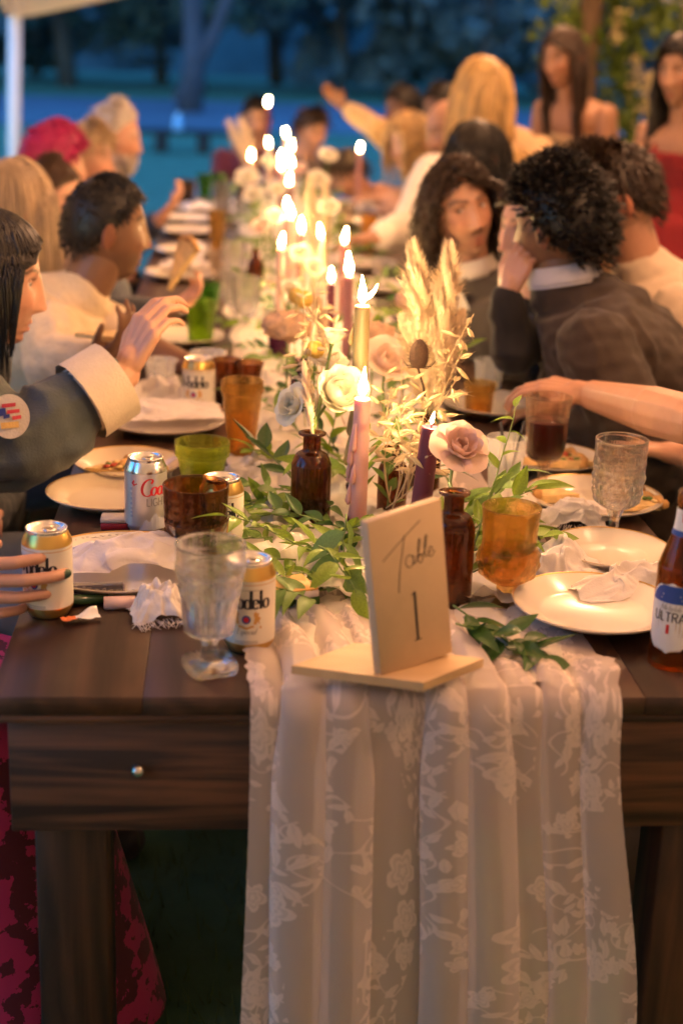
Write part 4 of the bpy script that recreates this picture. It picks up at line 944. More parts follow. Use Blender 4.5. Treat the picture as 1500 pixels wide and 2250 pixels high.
def candle(fx, fy, h, wm, lab, rad=.0115, fl=.034, lean=0, lick=False, tilt=0, drips=0, watts=.045, holder='g_purple', group=None, off=(0, 0)):
    """fx, fy: where the flame is seen; h: flame height over the table"""
    p = tab(fx, fy, TZ+h); p[2] = TZ+.006
    t = thing('candle', lab, 'candle', p+np.array([off[0], off[1], 0]), 0, group)
    t.rotation_euler = (0, tilt, 0)
    top = h-.006-fl*.45
    pr = [(rad*1.04, .012), (rad*1.02, top*.4), (rad*.97, top*.85), (rad*.93, top-.006), (rad*.96, top-.001), (rad*.82, top+.0005), (rad*.6, top-.003), (.0005, top-.004)]
    tp_ = MB().add(*lathe(pr, 18, close_bot=True, mod=lambda a, z, r: 1+.02*math.sin(3*a+z*30))).obj('taper', M[wm], t)
    MB().add(*tube([(0, 0, top-.005), (.0005, 0, top+.004), (lean*.15, 0, top+.008)], .0009, 5)).obj('wick', M['wick'], t)
    fo = flame_mesh(0, fl, lean, lick).obj('flame', M['flame'], t, (0, 0, top+.005))
    hp = [(.026, 0), (.0265, .004), (.021, .010), (.017, .022), (.016, .034), (.0145, .034), (.0145, .014), (.0004, .013)]
    MB().add(*lathe(hp, 24, close_bot=True)).obj('holder', M[holder], t)
    q = np.random.default_rng(int(fx*7+fy))
    for k in range(drips):
        a = PI+q.uniform(-.9, .9); z0 = top*q.uniform(.2, .95); L = q.uniform(.02, .07)
        c, s = math.cos(a), math.sin(a)
        MB().add(*tube([(c*rad*.9, s*rad*.9, z0), (c*rad*1.12, s*rad*1.12, z0-L*.4), (c*rad*1.3, s*rad*1.3, z0-L*.85), (c*rad*1.25, s*rad*1.25, z0-L)], [.002, .0035, .0048, .0015], 7)).obj('wax_drip', M[wm], tp_)
    L = bpy.data.lights.new('flame_light', 'POINT'); L.energy = watts; L.color = (1, .66, .38); L.shadow_soft_size = .012
    link('flame_light', L, t, (0, 0, top+.016+fl*.3))
    return t
G = 'taper candles down the middle of the table'
candle(797, 848, .25, 'wax_pink', 'drippy pink taper candle behind the table sign', .0132, .044, .002, drips=7)
MBd = None
candle(797, 645, .36, 'wax_olive', 'tall olive taper candle with a wavering flame', .0135, .044, -.002, lick=True, drips=4)
candle(767, 585, .25, 'wax_mauve', 'rose taper candle just behind the olive one', .0115, .05, -.003)
candle(925, 925, .225, 'wax_plum', 'dark plum taper candle beside the pink rose', .0150, .018, .002, tilt=.07)
far = [(728, 608, .18, 'wax_plum', 'short plum taper left of the rose taper'), (757, 522, .25, 'wax_mauve', 'mauve taper nearest the right-hand plates'), (705, 512, .25, 'wax_blush', 'blush taper between the two plumes'), (662, 498, .25, 'wax_mauve', 'mauve taper by the middle pampas'),
       (618, 532, .26, 'wax_blush', 'blush taper standing apart on the left of the foliage'), (640, 467, .25, 'wax_blush', 'blush taper in the middle cluster, lower of a pair'), (630, 450, .25, 'wax_mauve', 'mauve taper in the middle cluster, higher of a pair'), (635, 397, .25, 'wax_plum', 'plum taper between middle and far clusters'),
       (628, 293, .33, 'wax_blush', 'tallest blush taper of the far cluster'), (640, 322, .30, 'wax_blush', 'blush taper beside the tallest of the far cluster'), (617, 343, .27, 'wax_mauve', 'mauve taper low in the far cluster'), (640, 357, .25, 'wax_blush', 'blush taper at the front of the far cluster'), (618, 365, .23, 'wax_mauve', 'short mauve taper at the front of the far cluster'),
       (588, 225, .44, 'wax_plum', 'very tall taper before the guest in maroon'), (591, 316, .27, 'wax_blush', 'blush taper left in the far cluster'), (552, 343, .25, 'wax_mauve', 'taper beside the far pampas plume'), (790, 326, .27, 'wax_mauve', 'lone taper to the right of the far flowers')]
for i, (x, y, h, wm, lab) in enumerate(far): candle(x, y, h, wm, lab, .0115, .034+.006*(i % 2), .006*math.sin(i*2.1), watts=.02)

# ================================================================== FLOWERS AND FOLIAGE
M['petal_white'] = mat('petal_white', (.84, .80, .66), .6, transl=.35, var=.05, vs=40)
M['petal_blush'] = mat('petal_blush', (.82, .60, .52), .6, transl=.3, var=.08, vs=30)
M['petal_tan'] = mat('petal_tan', (.66, .42, .27), .75, transl=.2, var=.25, vs=80, bump=.5, bs=150)
M['petal_yellow'] = mat('petal_yellow', (.75, .48, .10), .8, var=.25, vs=200, bump=.8, bs=300)
M['stem'] = mat('flower_stem', (.16, .24, .06), .55, transl=.1)
M['leaf_bright'] = mat('leaf_bright', (.23, .35, .035), .42, transl=.35, var=.3, vs=25)
M['leaf_deep'] = mat('leaf_deep', (.055, .13, .03), .35, transl=.25, var=.3, vs=25)
M['leaf_sage'] = mat('leaf_sage', (.16, .27, .06), .5, transl=.3, var=.25, vs=25)
M['oat'] = mat('dried_oat', (.72, .58, .36), .6, transl=.35, var=.15, vs=50)
M['pampas'] = mat('pampas', (.82, .66, .47), .8, transl=.25, var=.15, vs=30)
M['teasel'] = mat('teasel', (.07, .035, .022), .85, var=.3, vs=60)
def leaf_mesh(name, m, L, W, bend, fold, tip=1.6, nl=8):
    v = []
    for i in range(nl+1):
        t = i/nl; w_ = W*.5*math.sin(PI*min(1, t**.8))**.9*(1-.25*t) if 0 < t < 1 else .0004
        z = -bend*L*t*t; y = L*(t-.15*bend*t*t)
        for s in (-1, -.5, 0, .5, 1): v.append((w_*s, y, z+fold*w_*abs(s)+.0008*math.sin(t*18+s*3)))
    return MB().add(v, grid_faces(5, nl+1)).mesh(name, m)
LEAF = {}
for mk in ('leaf_bright', 'leaf_deep', 'leaf_sage'):
    LEAF[mk] = [leaf_mesh('leaf', M[mk], 1, wd, bd, fd) for wd, bd, fd in ((.42, .35, .35), (.5, .15, .2), (.36, .6, .3), (.46, -.1, .5))]
def frame_q(y, up):
    y = nrm(y); x = np.cross(y, up); x = nrm(x if np.linalg.norm(x) > 1e-3 else (1, 0, 0)); z = np.cross(x, y)
    return Matrix(((x[0], y[0], z[0]), (x[1], y[1], z[1]), (x[2], y[2], z[2])))
def sprig(lab, p0, d, L, n, size, mk, droop=.3, up=.35, seed=0, group=None, name='leaf_sprig', minz=.012, arch=.0):
    q = np.random.default_rng(seed); p0 = np.array(p0, float); d = nrm(d); t = thing(name, lab, 'foliage', p0, 0, group)
    pts = []; p = np.zeros(3); dd = d.copy()
    for k in range(9):
        pts.append(p.copy()); dd = nrm(dd+np.array([q.normal()*.10, q.normal()*.10, -droop*.12+q.normal()*.05])); p = p+dd*L/8
        if p0[2]+p[2] < TZ+minz: p[2] = TZ+minz-p0[2]; dd[2] = abs(dd[2])*.3
    MB().add(*tube(pts, [.0016*(1-.07*k) for k in range(9)], 5)).obj('stem', M['stem'], t)
    pts = np.array(pts)
    for k in range(n):
        s = (k+.6)/n; f = s*8; i = min(7, int(f)); pos = pts[i]+(pts[i+1]-pts[i])*(f-i); tg = nrm(pts[i+1]-pts[i])
        side = nrm(np.cross(tg, (0, 0, 1))+1e-6)*(1 if k % 2 else -1); ld = nrm(tg*q.uniform(.3, .9)+side*q.uniform(.5, 1.1)+np.array([0, 0, up+q.normal()*.3])); 
        if k == n-1: ld = nrm(tg+np.array([0, 0, q.normal()*.2]))
        o = link('leaf', LEAF[mk][q.integers(0, 4)], t, pos); sc = size*q.uniform(.7, 1.2)
        z_after = p0[2]+pos[2]+ld[2]*sc
        if z_after < TZ+.004: ld[2] += (TZ+.006-z_after)/sc; ld = nrm(ld)
        o.rotation_mode = 'QUATERNION'; o.rotation_quaternion = frame_q(ld, np.array([q.normal()*.4, q.normal()*.4, 1])).to_quaternion(); o.scale = (sc, sc, sc)
    return t
# named sprigs round the sign
def tp(x, y, dz): return tab(x, y, TZ+dz)
sprig('dark ruscus sprig spilling right of the table sign', tp(995, 1330, .05), (.55, -.55, -.25), .15, 11, .062, 'leaf_deep', .25, .15, 1)
sprig('dark ruscus sprig lying under the table sign edge', tp(1000, 1370, .045), (.8, -.30, -.1), .11, 8, .055, 'leaf_deep', .2, .2, 2)
sprig('broad sage leaves hanging left of the table sign', tp(760, 1130, .11), (-.25, -.45, -.8), .10, 6, .075, 'leaf_sage', .2, -.6, 3)
sprig('bright green leaves arching beside the sage ones', tp(700, 1200, .07), (.3, -.6, .1), .12, 7, .055, 'leaf_bright', .9, .2, 4)
sprig('dark leaves lying low to the left of the sign', tp(745, 1290, .03), (-.8, -.25, 0), .13, 9, .05, 'leaf_deep', .2, .2, 5)
sprig('tall twining vine rising beside the straw cup', tp(1030, 1230, .05), (.25, .25, 1), .26, 12, .032, 'leaf_bright', -.2, .1, 6, name='vine')
sprig('bright vine behind the amber goblet', tp(1000, 1200, .06), (.5, .05, .55), .15, 9, .05, 'leaf_bright', .5, .2, 7, name='vine')
sprig('bright leaves between dark vase and amber goblet', tp(1010, 1270, .03), (.4, -.05, .3), .10, 8, .045, 'leaf_bright', .4, .2, 8)
sprig('single leaf spray reaching past the amber goblet', tp(1090, 1180, .02), (.9, -.2, .1), .10, 4, .05, 'leaf_deep', .4, .1, 9)
sprig('wide leaves spread before the lilac napkin', tp(700, 1080, .05), (-.9, -.1, .1), .17, 9, .055, 'leaf_bright', .5, .2, 10)
sprig('leaves spread below the wide ones by the brown goblet', tp(690, 1160, .035), (-.9, -.25, .1), .17, 11, .042, 'leaf_bright', .4, .2, 11)
sprig('deep green leaf pair beside the tall amber glass', tp(640, 1050, .05), (-.4, .2, .45), .10, 5, .055, 'leaf_deep', .6, .1, 12)
sprig('leaves crowding the foot of the brown bottle vase', tp(730, 1175, .03), (.2, -.3, .3), .10, 8, .045, 'leaf_bright', .3, .2, 13)
sprig('leaves behind the drippy pink candle', tp(780, 1110, .05), (.3, .4, .6), .14, 9, .045, 'leaf_bright', .3, .2, 14)
sprig('leaves between pink and plum candles', tp(850, 1120, .03), (.1, -.1, .6), .12, 9, .042, 'leaf_sage', .3, .2, 15)
sprig('upright blades by the white ranunculus stems', tp(720, 1000, .05), (.15, .1, 1), .13, 7, .05, 'leaf_bright', .1, .6, 16)
q = np.random.default_rng(77)
for k, (x, y) in enumerate(((600, 1100), (640, 1130), (600, 1180), (650, 1230), (700, 1260), (720, 1120), (760, 1200), (830, 1180), (880, 1160), (1010, 1180), (1040, 1210), (1000, 1110), (620, 1010), (760, 1050), (690, 1320), (1060, 1130))):
    s = -1 if x < 830 else 1
    sprig('broad bright leaf cluster '+('left of the sign' if s < 0 else 'right of the sign'), tp(x, y, .03), (s*q.uniform(.2, .9), q.uniform(-.8, .2), q.uniform(.1, .6)), q.uniform(.08, .13), 9, q.uniform(.044, .06), ('leaf_bright', 'leaf_bright', 'leaf_sage')[k % 3], .5, .25, 300+k, 'leaf clusters '+('left' if s < 0 else 'right')+' of the sign')
# garland down the table
q = np.random.default_rng(21); WH = ['under the near candles', 'by the ranunculus vase', 'beside the pampas vase', 'in the middle of the table', 'among the middle candles', 'beyond the middle candles', 'by the far goblets', 'at the far cluster', 'near the far table end']
for k in range(78):
    y = .38+k*.0755+q.uniform(-.05, .05); s = (-1, 1)[k % 2]
    x = .52+s*q.uniform(.02, .14); i = min(8, int(k/78*9))
    mk = ('leaf_bright', 'leaf_sage', 'leaf_deep')[k % 3]
    sprig('green leafy garland sprig '+WH[i]+(', left edge' if s < 0 else ', right edge'), (x, y, TZ+.03), (s*q.uniform(.3, 1), q.uniform(-.6, .6), q.uniform(.1, .7)), q.uniform(.12, .2), 10, q.uniform(.038, .055), mk, q.uniform(.2, .9), .2, 100+k, 'garland sprigs '+WH[i]+(' left' if s < 0 else ' right'))
# --- vases
def bottle_vase(x, y, lab, sc=1, m='g_bottle', p=None):
    p = tab(x, y, TZ+.012) if p is None else p
    t = thing('bud_vase', lab, 'vase', p); t.scale = (sc,)*3
    pr = smooth_prof([(.0255, 0), (.028, .003), (.028, .085), (.0275, .095), (.022, .108), (.0135, .114), (.0125, .122), (.0125, .135)], 50)
    b = MB().add(*lathe(pr, 32, close_bot=True)); b.add(*lathe([(.0125, .135), (.019, .1365), (.0195, .139), (.0125, .1405), (.0108, .138), (.0108, .116), (.020, .105), (.0258, .09), (.0258, .005), (.0004, .004)], 32)); b.obj('glass', M[m], t)
    MB().add(*lathe([(.0004, .0055), (.0252, .006), (.0252, .07), (.0004, .0702)], 24)).obj('water', M['water'], t)
    return p
v1 = bottle_vase(680, 1160, 'brown apothecary bottle vase left of the pink candle', 1.12)
v2 = bottle_vase(984, 1315, 'brown bottle vase behind the table sign holding the rose', 1.12)
v3 = bottle_vase(858, 1135, 'dark bottle vase between the pink and plum candles', .85)
v4 = bottle_vase(930, 1075, 'brown bottle vase holding the pampas grass', .95)
v5 = bottle_vase(612, 800, 'amethyst bottle vase holding the tan cockscomb', .9, 'g_purple')
v6 = bottle_vase(660, 905, 'small amethyst vase beside the ranunculus', .8, 'g_purple')
v7 = bottle_vase(560, 640, 'brown bottle vase among the middle flowers', .9)
v8 = bottle_vase(530, 470, 'brown bottle vase among the far flowers', .95)
# --- petalled blooms
def petal_mesh(name, m, cup, flare, ruffle, w=1.0):
    v = []; n1, n2 = 7, 8
    for i in range(n2):
        t = i/(n2-1)
        for j in range(n1):
            s = j/(n1-1)*2-1; wd = w*.60*math.sin(PI*(.10+.62*t**.8))**.8
            a = s*1.05*wd/.55; r_ = .42*(1-math.exp(-t*2.4))/(1-math.exp(-2.4))*(1-cup*.35*t*t)+flare*t**4
            v.append((math.sin(a)*r_*1.0, math.cos(a)*r_-.0, t*.85*(1-.10*s**4*t)+ruffle*math.sin(s*5+t*3)*t-flare*.5*t**5))
    return MB().add(v, grid_faces(n1, n2)).mesh(name, m)
def bloom(lab, head, face, size, mk, rings, vase, kind='rose', name='rose', seed=0, group=None, stem=True):
    q = np.random.default_rng(seed); head = np.array(head, float); face = nrm(face); t = thing(name, lab, 'flower', head, 0, group)
    key = mk+kind
    if key not in LEAF:
        LEAF[key] = [petal_mesh('petal', M[mk], c, f, r_, w_) for c, f, r_, w_ in (((1.3, -.05, .01, .9), (.8, .06, .03, 1), (.2, .22, .05, 1.05)) if kind == 'rose' else ((1.5, -.1, .0, 1.1), (1.2, -.04, .01, 1.15), (.7, .06, .02, 1.15)))]
    F = np.array(frame_q(np.cross(face, (.3, .2, .9)), face))          # columns x, y, z=face
    X, Y = nrm(np.cross((.1, .2, 1) if abs(face[2]) < .9 else (1, 0, 0), face)), None; Y = np.cross(face, X)
    B = np.stack([X, Y, face], 1)
    for ri, (n, sc, open_) in enumerate(rings):
        for k in range(n):
            a = 2*PI*k/n+ri*.7+q.normal()*.12
            R1 = np.array(Matrix.Rotation(a, 3, 'Z')); R2 = np.array(Matrix.Rotation(-open_-q.normal()*.06, 3, 'X'))
            m3 = B@R1@R2; me = LEAF[key][min(2, ri*3//len(rings))]
            o = link('petal', me, t, face*(-.25*size*(1-.3*ri/len(rings)))); o.rotation_mode = 'QUATERNION'; o.rotation_quaternion = Matrix(m3.tolist()).to_quaternion(); s = size*sc*q.uniform(.93, 1.07); o.scale = (s, s, s)
    if stem:
        tip = -face*size*.22; base = np.array(vase)-head; mid = (tip+base)/2-face*.03
        MB().add(*tube([tip, tip*.7+mid*.3-face*.01, mid, base*.75+mid*.25, base], .0026, 7)).obj('stem', M['stem'], t)
        MB().add(*ball(tip, (size*.12,)*3, 10, 6)).obj('calyx', M['stem'], t)
    return t
ROSE = [(3, .62, .0), (4, .78, .06), (5, .92, .18), (5, 1.02, .36), (6, 1.1, .62)]
RAN = [(3, .45, -.12), (5, .62, -.04), (6, .8, .06), (7, .95, .22), (7, 1.05, .42)]
up = np.array([0, 0, 1.])
bloom('large pale pink rose beside the plum candle', atz(1008, 985, 2.06), (.15, -.6, .7), .044, 'petal_blush', ROSE, v2+up*.15, 'rose', 'rose', 1)
bloom('open white ranunculus beside the pink candle', atz(738, 865, 2.30), (.3, -.75, .5), .062, 'petal_white', RAN, v1+up*.15, 'ran', 'ranunculus', 2)
bloom('small half-open white bloom left of the ranunculus', atz(648, 893, 2.32), (-.65, -.5, .35), .042, 'petal_white', ROSE[:4], v6+up*.1, 'rose', 'white_flower', 3)
bloom('round white bud on a bent green stem', atz(730, 748, 2.36), (.15, -.2, 1), .034, 'petal_white', RAN[:4], v1+up*.15, 'ran', 'flower_bud', 4)
bloom('white bloom hidden behind the ranunculus', atz(722, 800, 2.42), (.1, -.3, .9), .04, 'petal_white', ROSE[:4], v1+up*.15, 'rose', 'white_flower', 5)
bloom('blush rose resting behind the olive candle', atz(850, 800, 2.6), (.2, -.6, .7), .06, 'petal_blush', ROSE[:4], v3+up*.12, 'rose', 'rose', 6)
# far blooms
k = 0
for (x, y, d, s, mk, lab) in ((545, 395, 5.6, .085, 'petal_white', 'big cream rose in the far cluster'), (560, 430, 5.2, .07, 'petal_white', 'cream rose before the far cluster'), (697, 400, 4.9, .07, 'petal_white', 'bright white rose right of the far candles'), (600, 480, 4.4, .06, 'petal_blush', 'blush rose in the middle of the garland'), (575, 500, 4.2, .055, 'petal_blush', 'peach rose among middle foliage'), (640, 640, 3.3, .05, 'petal_white', 'white flower below the lone blush taper'),
        (660, 560, 3.7, .05, 'petal_blush', 'blush flower between the middle tapers'), (690, 590, 3.5, .05, 'petal_white', 'white flower before the rose taper'), (720, 460, 4.3, .06, 'petal_white', 'white flower by the middle plumes'), (610, 420, 4.9, .06, 'petal_white', 'white flower left of the plum taper'), (660, 375, 5.6, .06, 'petal_blush', 'blush flower in the far cluster'), (720, 345, 6.0, .07, 'petal_white', 'white flower at the far right'), (590, 360, 6.1, .06, 'petal_white', 'white flower under the far tapers'), (790, 690, 3.0, .05, 'petal_blush', 'blush flower behind the tall candles')):
    h = atz(x, y, d); bloom(lab, h, (q.normal()*.3, -.6, .7), s*.68, mk, ROSE[:4], (h[0], h[1]+.02, TZ+.02), 'rose', 'rose', 10+k); k += 1
# --- dried things
def pampas(lab, base, tip, width, seed, n=2600, name='pampas_plume'):
    q = np.random.default_rng(seed); base = np.array(base, float); tip = np.array(tip, float); t = thing(name, lab, 'pampas grass', base); D = tip-base; L = np.linalg.norm(D); d = D/L
    MB().add(*tube([np.zeros(3), D*.5, D*.9], [.0022, .0018, .0008], 6)).obj('stalk', M['oat'], t)
    a = nrm(np.cross(d, (0, 1, 0))); c = np.cross(d, a); s = q.uniform(.02, 1, n)**.85; ph_ = q.uniform(0, 2*PI, n)
    prof = np.interp(s, [0, .12, .45, .8, 1], [.25, .6, 1, .85, .3])*width
    ln = L*q.uniform(.05, .12, n)
    P0 = D[None]*(s*.97)[:, None]; rad = (np.cos(ph_)[:, None]*a+np.sin(ph_)[:, None]*c)
    cl_ = .65+.35*np.sin(ph_*5+s*25)
    P1 = P0+rad*(prof*q.uniform(.15, .8, n)*cl_)[:, None]+d*(ln*.45)[:, None]; P2_ = P0+rad*(prof*q.uniform(.4, 1.25, n)*cl_)[:, None]+d*ln[:, None]
    sd = np.cross(rad, d); wd = .0015
    V = np.stack([P0-sd*wd*.6, P0+sd*wd*.6, P1-sd*wd, P1+sd*wd, P2_], 1).reshape(-1, 3); Fq = []
    for i in range(n): j = 5*i; Fq += [(j, j+1, j+3, j+2), (j+2, j+3, j+4)]
    tag(MB().add(V, Fq).obj('plume', M['pampas'], t, smooth=False), kind='stuff'); return t
vb = v4+up*.13
pampas('tall left pampas plume behind the plum candle', vb, atz(908, 545, 2.5), .040, 1, 5200)
pampas('tall right pampas plume behind the plum candle', vb+[.01, 0, 0], atz(988, 552, 2.5), .042, 2, 5200)
pampas('middle pampas plume between the two tall ones', vb+[.005, .01, 0], atz(945, 640, 2.55), .045, 3, 4200)
pampas('short pampas plume leaning right', vb+[.005, .01, 0], atz(1015, 690, 2.5), .030, 4, 2600)
pampas('short pampas plume leaning left of the teasel', vb+[.0, .01, 0], atz(885, 700, 2.5), .030, 5, 2600)
pampas('thin dried plume in the brown apothecary bottle', v1+up*.15, atz(668, 800, 2.32), .013, 6, 1300)
pampas('pale far pampas plume, left of a pair', (.40, 5.6, TZ+.1), atz(502, 268, 7.0), .05, 7, 1500); pampas('pale far pampas plume, right of a pair', (.41, 5.6, TZ+.1), atz(528, 262, 7.0), .05, 8, 1500)
pampas('candlelit plume in the middle of the garland', (.55, 3.1, TZ+.06), atz(680, 395, 4.7), .035, 9, 1500); pampas('second candlelit plume by the middle tapers', (.58, 3.05, TZ+.06), atz(715, 405, 4.6), .035, 10, 1500)
pampas('dried plume behind the olive candle', (.5, 1.5, TZ+.06), atz(690, 650, 2.95), .025, 11, 1300)
# oats
sb = MB(); 
for s_ in (-1, 1):
    vv = []
    for i in range(6):
        tt = i/5; wd = .17*math.sin(PI*min(1, tt*.95+.04))**.9
        for j in range(4): a = -.2+j*(PI+.4)/3*1.0; vv.append((s_*(.05+wd*math.sin(a)*.7+.16*tt*.5), wd*math.cos(a)*.8, tt))
    sb.add(vv, grid_faces(4, 6))
sb.add(*tube([(0, 0, .1), (.02, 0, .9), (.05, .02, 1.5)], [.015, .012, .004], 3)); SPIK = sb.mesh('spikelet', M['oat'])
def oats(lab, base, tip, n, seed, size=.022, spread=.03, group=None):
    q = np.random.default_rng(seed); base = np.array(base, float); tip = np.array(tip, float); t = thing('oat_stalk', lab, 'dried oats', base, 0, group); D = tip-base
    bend = np.array([q.normal()*.02, q.normal()*.02, 0]); pts = [D*s+bend*math.sin(PI*s) for s in np.linspace(0, 1, 8)]
    b = MB().add(*tube(pts, [.0012]*4+[.0009]*4, 5)); pos = []
    for k in range(n):
        s = .45+.55*k/n; p = D*s+bend*math.sin(PI*s); a = k*2.4; e = p+np.array([math.cos(a), math.sin(a), .5])*spread*(1.25-s)*q.uniform(.5, 1.2)
        b.add(*tube([p, (p+e)/2+[0, 0, .004], e], .0004, 3)); pos.append((e, a))
    b.obj('stem', M['oat'], t)
    for e, a in pos:
        o = link('spikelet', SPIK, t, e); d_ = np.array([math.cos(a)*.8+q.normal()*.2, math.sin(a)*.8+q.normal()*.2, q.uniform(-.9, .6)]); F3 = frame_q(d_, up); F3 = F3@Matrix.Rotation(-PI/2, 3, 'X')
        o.rotation_mode = 'QUATERNION'; o.rotation_quaternion = F3.to_quaternion(); s = size*q.uniform(.75, 1.2); o.scale = (s, s, s)
    return t
ot = [((.56, .62), (1040, 690, 2.35), 12), ((.56, .62), (1020, 760, 2.35), 12), ((.55, .6), (1005, 830, 2.3), 12), ((.53, .6), (880, 790, 2.35), 14), ((.53, .6), (860, 850, 2.3), 14), ((.53, .58), (900, 880, 2.2), 14), ((.54, .6), (870, 920, 2.15), 14), ((.55, .6), (975, 870, 2.25), 14), ((.52, .55), (890, 1000, 2.1), 14),
      ((.53, .55), (855, 960, 2.2), 14), ((.53, .55), (940, 930, 2.2), 12), ((.42, .66), (665, 640, 2.45), 12), ((.43, .66), (700, 670, 2.4), 12), ((.43, .68), (745, 690, 2.4), 10), ((.42, .7), (690, 610, 2.55), 12), ((.5, .9), (720, 660, 2.7), 12), ((.45, 1.2), (610, 590, 3.0), 12), ((.48, 1.6), (650, 560, 3.4), 12), ((.5, 2.0), (700, 540, 3.8), 10)]
for i, ((x, y), tipp, n) in enumerate(ot):
    g = ('beside the pampas grass', 'above the ranunculus', 'in the middle garland')[0 if i < 11 else 1 if i < 16 else 2]
    oats('dried oat stalk '+g, (x, y, TZ+.06), atz(*tipp), n, 60+i, .023, .035, 'oat stalks '+g)
# teasel, craspedia, cockscomb
t = thing('teasel', 'spiky brown teasel head standing before the pampas', 'dried flower', atz(920, 778, 2.33)); b = MB().add(*lathe(smooth_prof([(.001, -.024), (.011, -.020), (.0155, -.006), (.013, .012), (.006, .022), (.0005, .025)], 20), 20))
for i in range(150):
    z = -.019+.042*i/150; a = i*2.399; r_ = float(np.interp(z, [-.02, -.006, .012, .023], [.011, .0155, .013, .004])); c, s = math.cos(a), math.sin(a)
    b.add(*tube([(c*r_*.9, s*r_*.9, z), (c*(r_+.005), s*(r_+.005), z+.003)], [.0007, .0001], 3, False))
b.obj('head', M['teasel'], t)
b = MB(); 
for k in range(7): a = k*.9; b.add(*tube([(0, 0, -.022), (math.cos(a)*.02, math.sin(a)*.02, -.02), (math.cos(a)*.03, math.sin(a)*.03, -.008)], [.001, .0008, .0002], 4))
b.obj('bracts', M['teasel'], t); e = vb-np.array(t.location); MB().add(*tube([(0, 0, -.024), e*.5, e], .0018, 6)).obj('stem', M['teasel'], t)
for (x, y, d, s, lab) in ((668, 658, 2.75, .017, 'yellow billy-button bloom above the cockscomb'), (650, 650, 2.9, .016, 'second yellow billy-button bloom'), (692, 770, 2.42, .016, 'golden billy-button beside the white bud')):
    h = atz(x, y, d); t = thing('billy_button', lab, 'dried flower', h); v, f = ball((0, 0, 0), s, 24, 18); v = np.array(v); v *= (1+.06*pnoise(v, 300, 1))[:, None]; MB().add(v, f).obj('head', M['petal_yellow'], t)
    MB().add(*tube([(0, 0, -s), (0, .01, -(h[2]-TZ)*.5), (.01, .02, -(h[2]-TZ)+.02)], .0014, 5)).obj('stem', M['stem'], t)
for (x, y, d, s, lab) in ((632, 716, 2.75, .044, 'tan cockscomb bloom left of the oats'), (820, 735, 2.8, .04, 'dusky cockscomb bloom behind the tall candle'), (900, 660, 2.9, .03, 'small tan bloom beside the pampas')):
    h = atz(x, y, d); t = thing('cockscomb', lab, 'dried flower', h); v, f = ball((0, 0, 0), (s*1.05, s*.7, s*.62), 44, 30); v = np.array(v); v *= (1+.16*pnoise(v, 130, 2)+.05*pnoise(v, 400, 3))[:, None]; MB().add(v, f).obj('head', M['petal_tan'], t)
    MB().add(*tube([(0, 0, -s*.5), (0, .0, -(h[2]-TZ)*.5), (-.01, .0, -(h[2]-TZ)+.02)], .002, 5)).obj('stem', M['stem'], t)
# ================================================================== PEOPLE
M['skin'] = mat('skin', (1, 1, 1), .48, attr=True, sss=.12, var=.06, vs=40, bump=.08, bs=180)
M['hair'] = mat('hair', (1, 1, 1), .42, attr=True, spec=.45)
_cl = {}
def cloth(c, rough=.85, knit=0, sheen=.15, var=.12):
    k = (tuple(c), knit)
    if k not in _cl: _cl[k] = mat('fabric', c, rough, var=var, vs=14, bump=.35+knit, bs=(260 if not knit else 90), sheen=sheen)
    return _cl[k]
def ss(a, b, x): q = np.clip((x-a)/(b-a), 0, 1); return q*q*(3-2*q)
def g(x, s): return np.exp(-(x/s)**2)
def head_grid(nt_=84, np_=96, female=False, nose=.85, jaw=1.):
    th = np.linspace(.02, PI-.02, nt_); ph_ = np.linspace(-PI, PI, np_, endpoint=False)
    ph_ = ph_-.35*np.sin(ph_)                           # finer over the face
    T, Pp = np.meshgrid(th, ph_, indexing='ij'); dx = np.sin(T)*np.sin(Pp); dy = np.sin(T)*np.cos(Pp); dz = np.cos(T)
    x = .0735*dx; y = .097*dy; z = .118*dz
    low = ss(.0, -1., dz); x = x*(1-(.26 if not female else .33)*low*jaw); 
    y = np.where(dy < 0, y*(1-.42*ss(-.15, -.9, dz)), y)
    y = np.where(dy < 0, y-.006*g(dz-.25, .5)*(-dy), y)
    fr = ss(.25, .75, dy)
    y = y-.013*np.clip(dy, 0, 1)**3*(1-.5*low)          # flatter face
    y = y+.020*np.clip(dy, 0, 1)*ss(-.55, -.95, dz)
    ax = np.abs(x); d = np.zeros_like(y)
    d += -.0095*g(ax-.030, .015)*g(z-.013, .0115)
    d += (.0045 if not female else .002)*g(ax-.026, .024)*g(z-.033, .008)
    d += .005*g(ax-.043, .017)*g(z+.020, .019)
    d += -.003*g(ax-.048, .014)*g(z+.055, .018)
    s = np.clip((.026-z)/.058, 0, 1); wn = .0075+.0095*s**2
    d += nose*(.004+.0215*s**1.25)*g(x, wn)*ss(-.047, -.034, z)*ss(.036, .018, z)
    d += nose*.006*g(ax-.0125, .006)*g(z+.034, .0065)
    lip = g(x, .021); d += .0058*lip*(g(z+.0605, .0046)+1.2*g(z+.0735, .0056))-.0035*g(x, .024)*g(z+.0668, .0022)
    d += -.003*g(x, .03)*g(z+.084, .006)
    d += .0085*g(x, .021)*g(z+.101, .013)
    y = y+d*fr
    V = np.stack([x, y, z], -1).reshape(-1, 3); F = []
    for i in range(nt_-1):
        for k in range(np_):
            k2 = (k+1) % np_; F.append((i*np_+k, (i+1)*np_+k, (i+1)*np_+k2, i*np_+k2))
    F.append(tuple(range(np_))); F.append(tuple(reversed([(nt_-1)*np_+k for k in range(np_)])))
    return V, F
_HG = {}
def hairline(y): return np.interp(y, [-.12, -.06, -.02, .005, .02, .045, .075, .1], [-.062, -.052, -.022, .0, .022, .052, .074, .080])
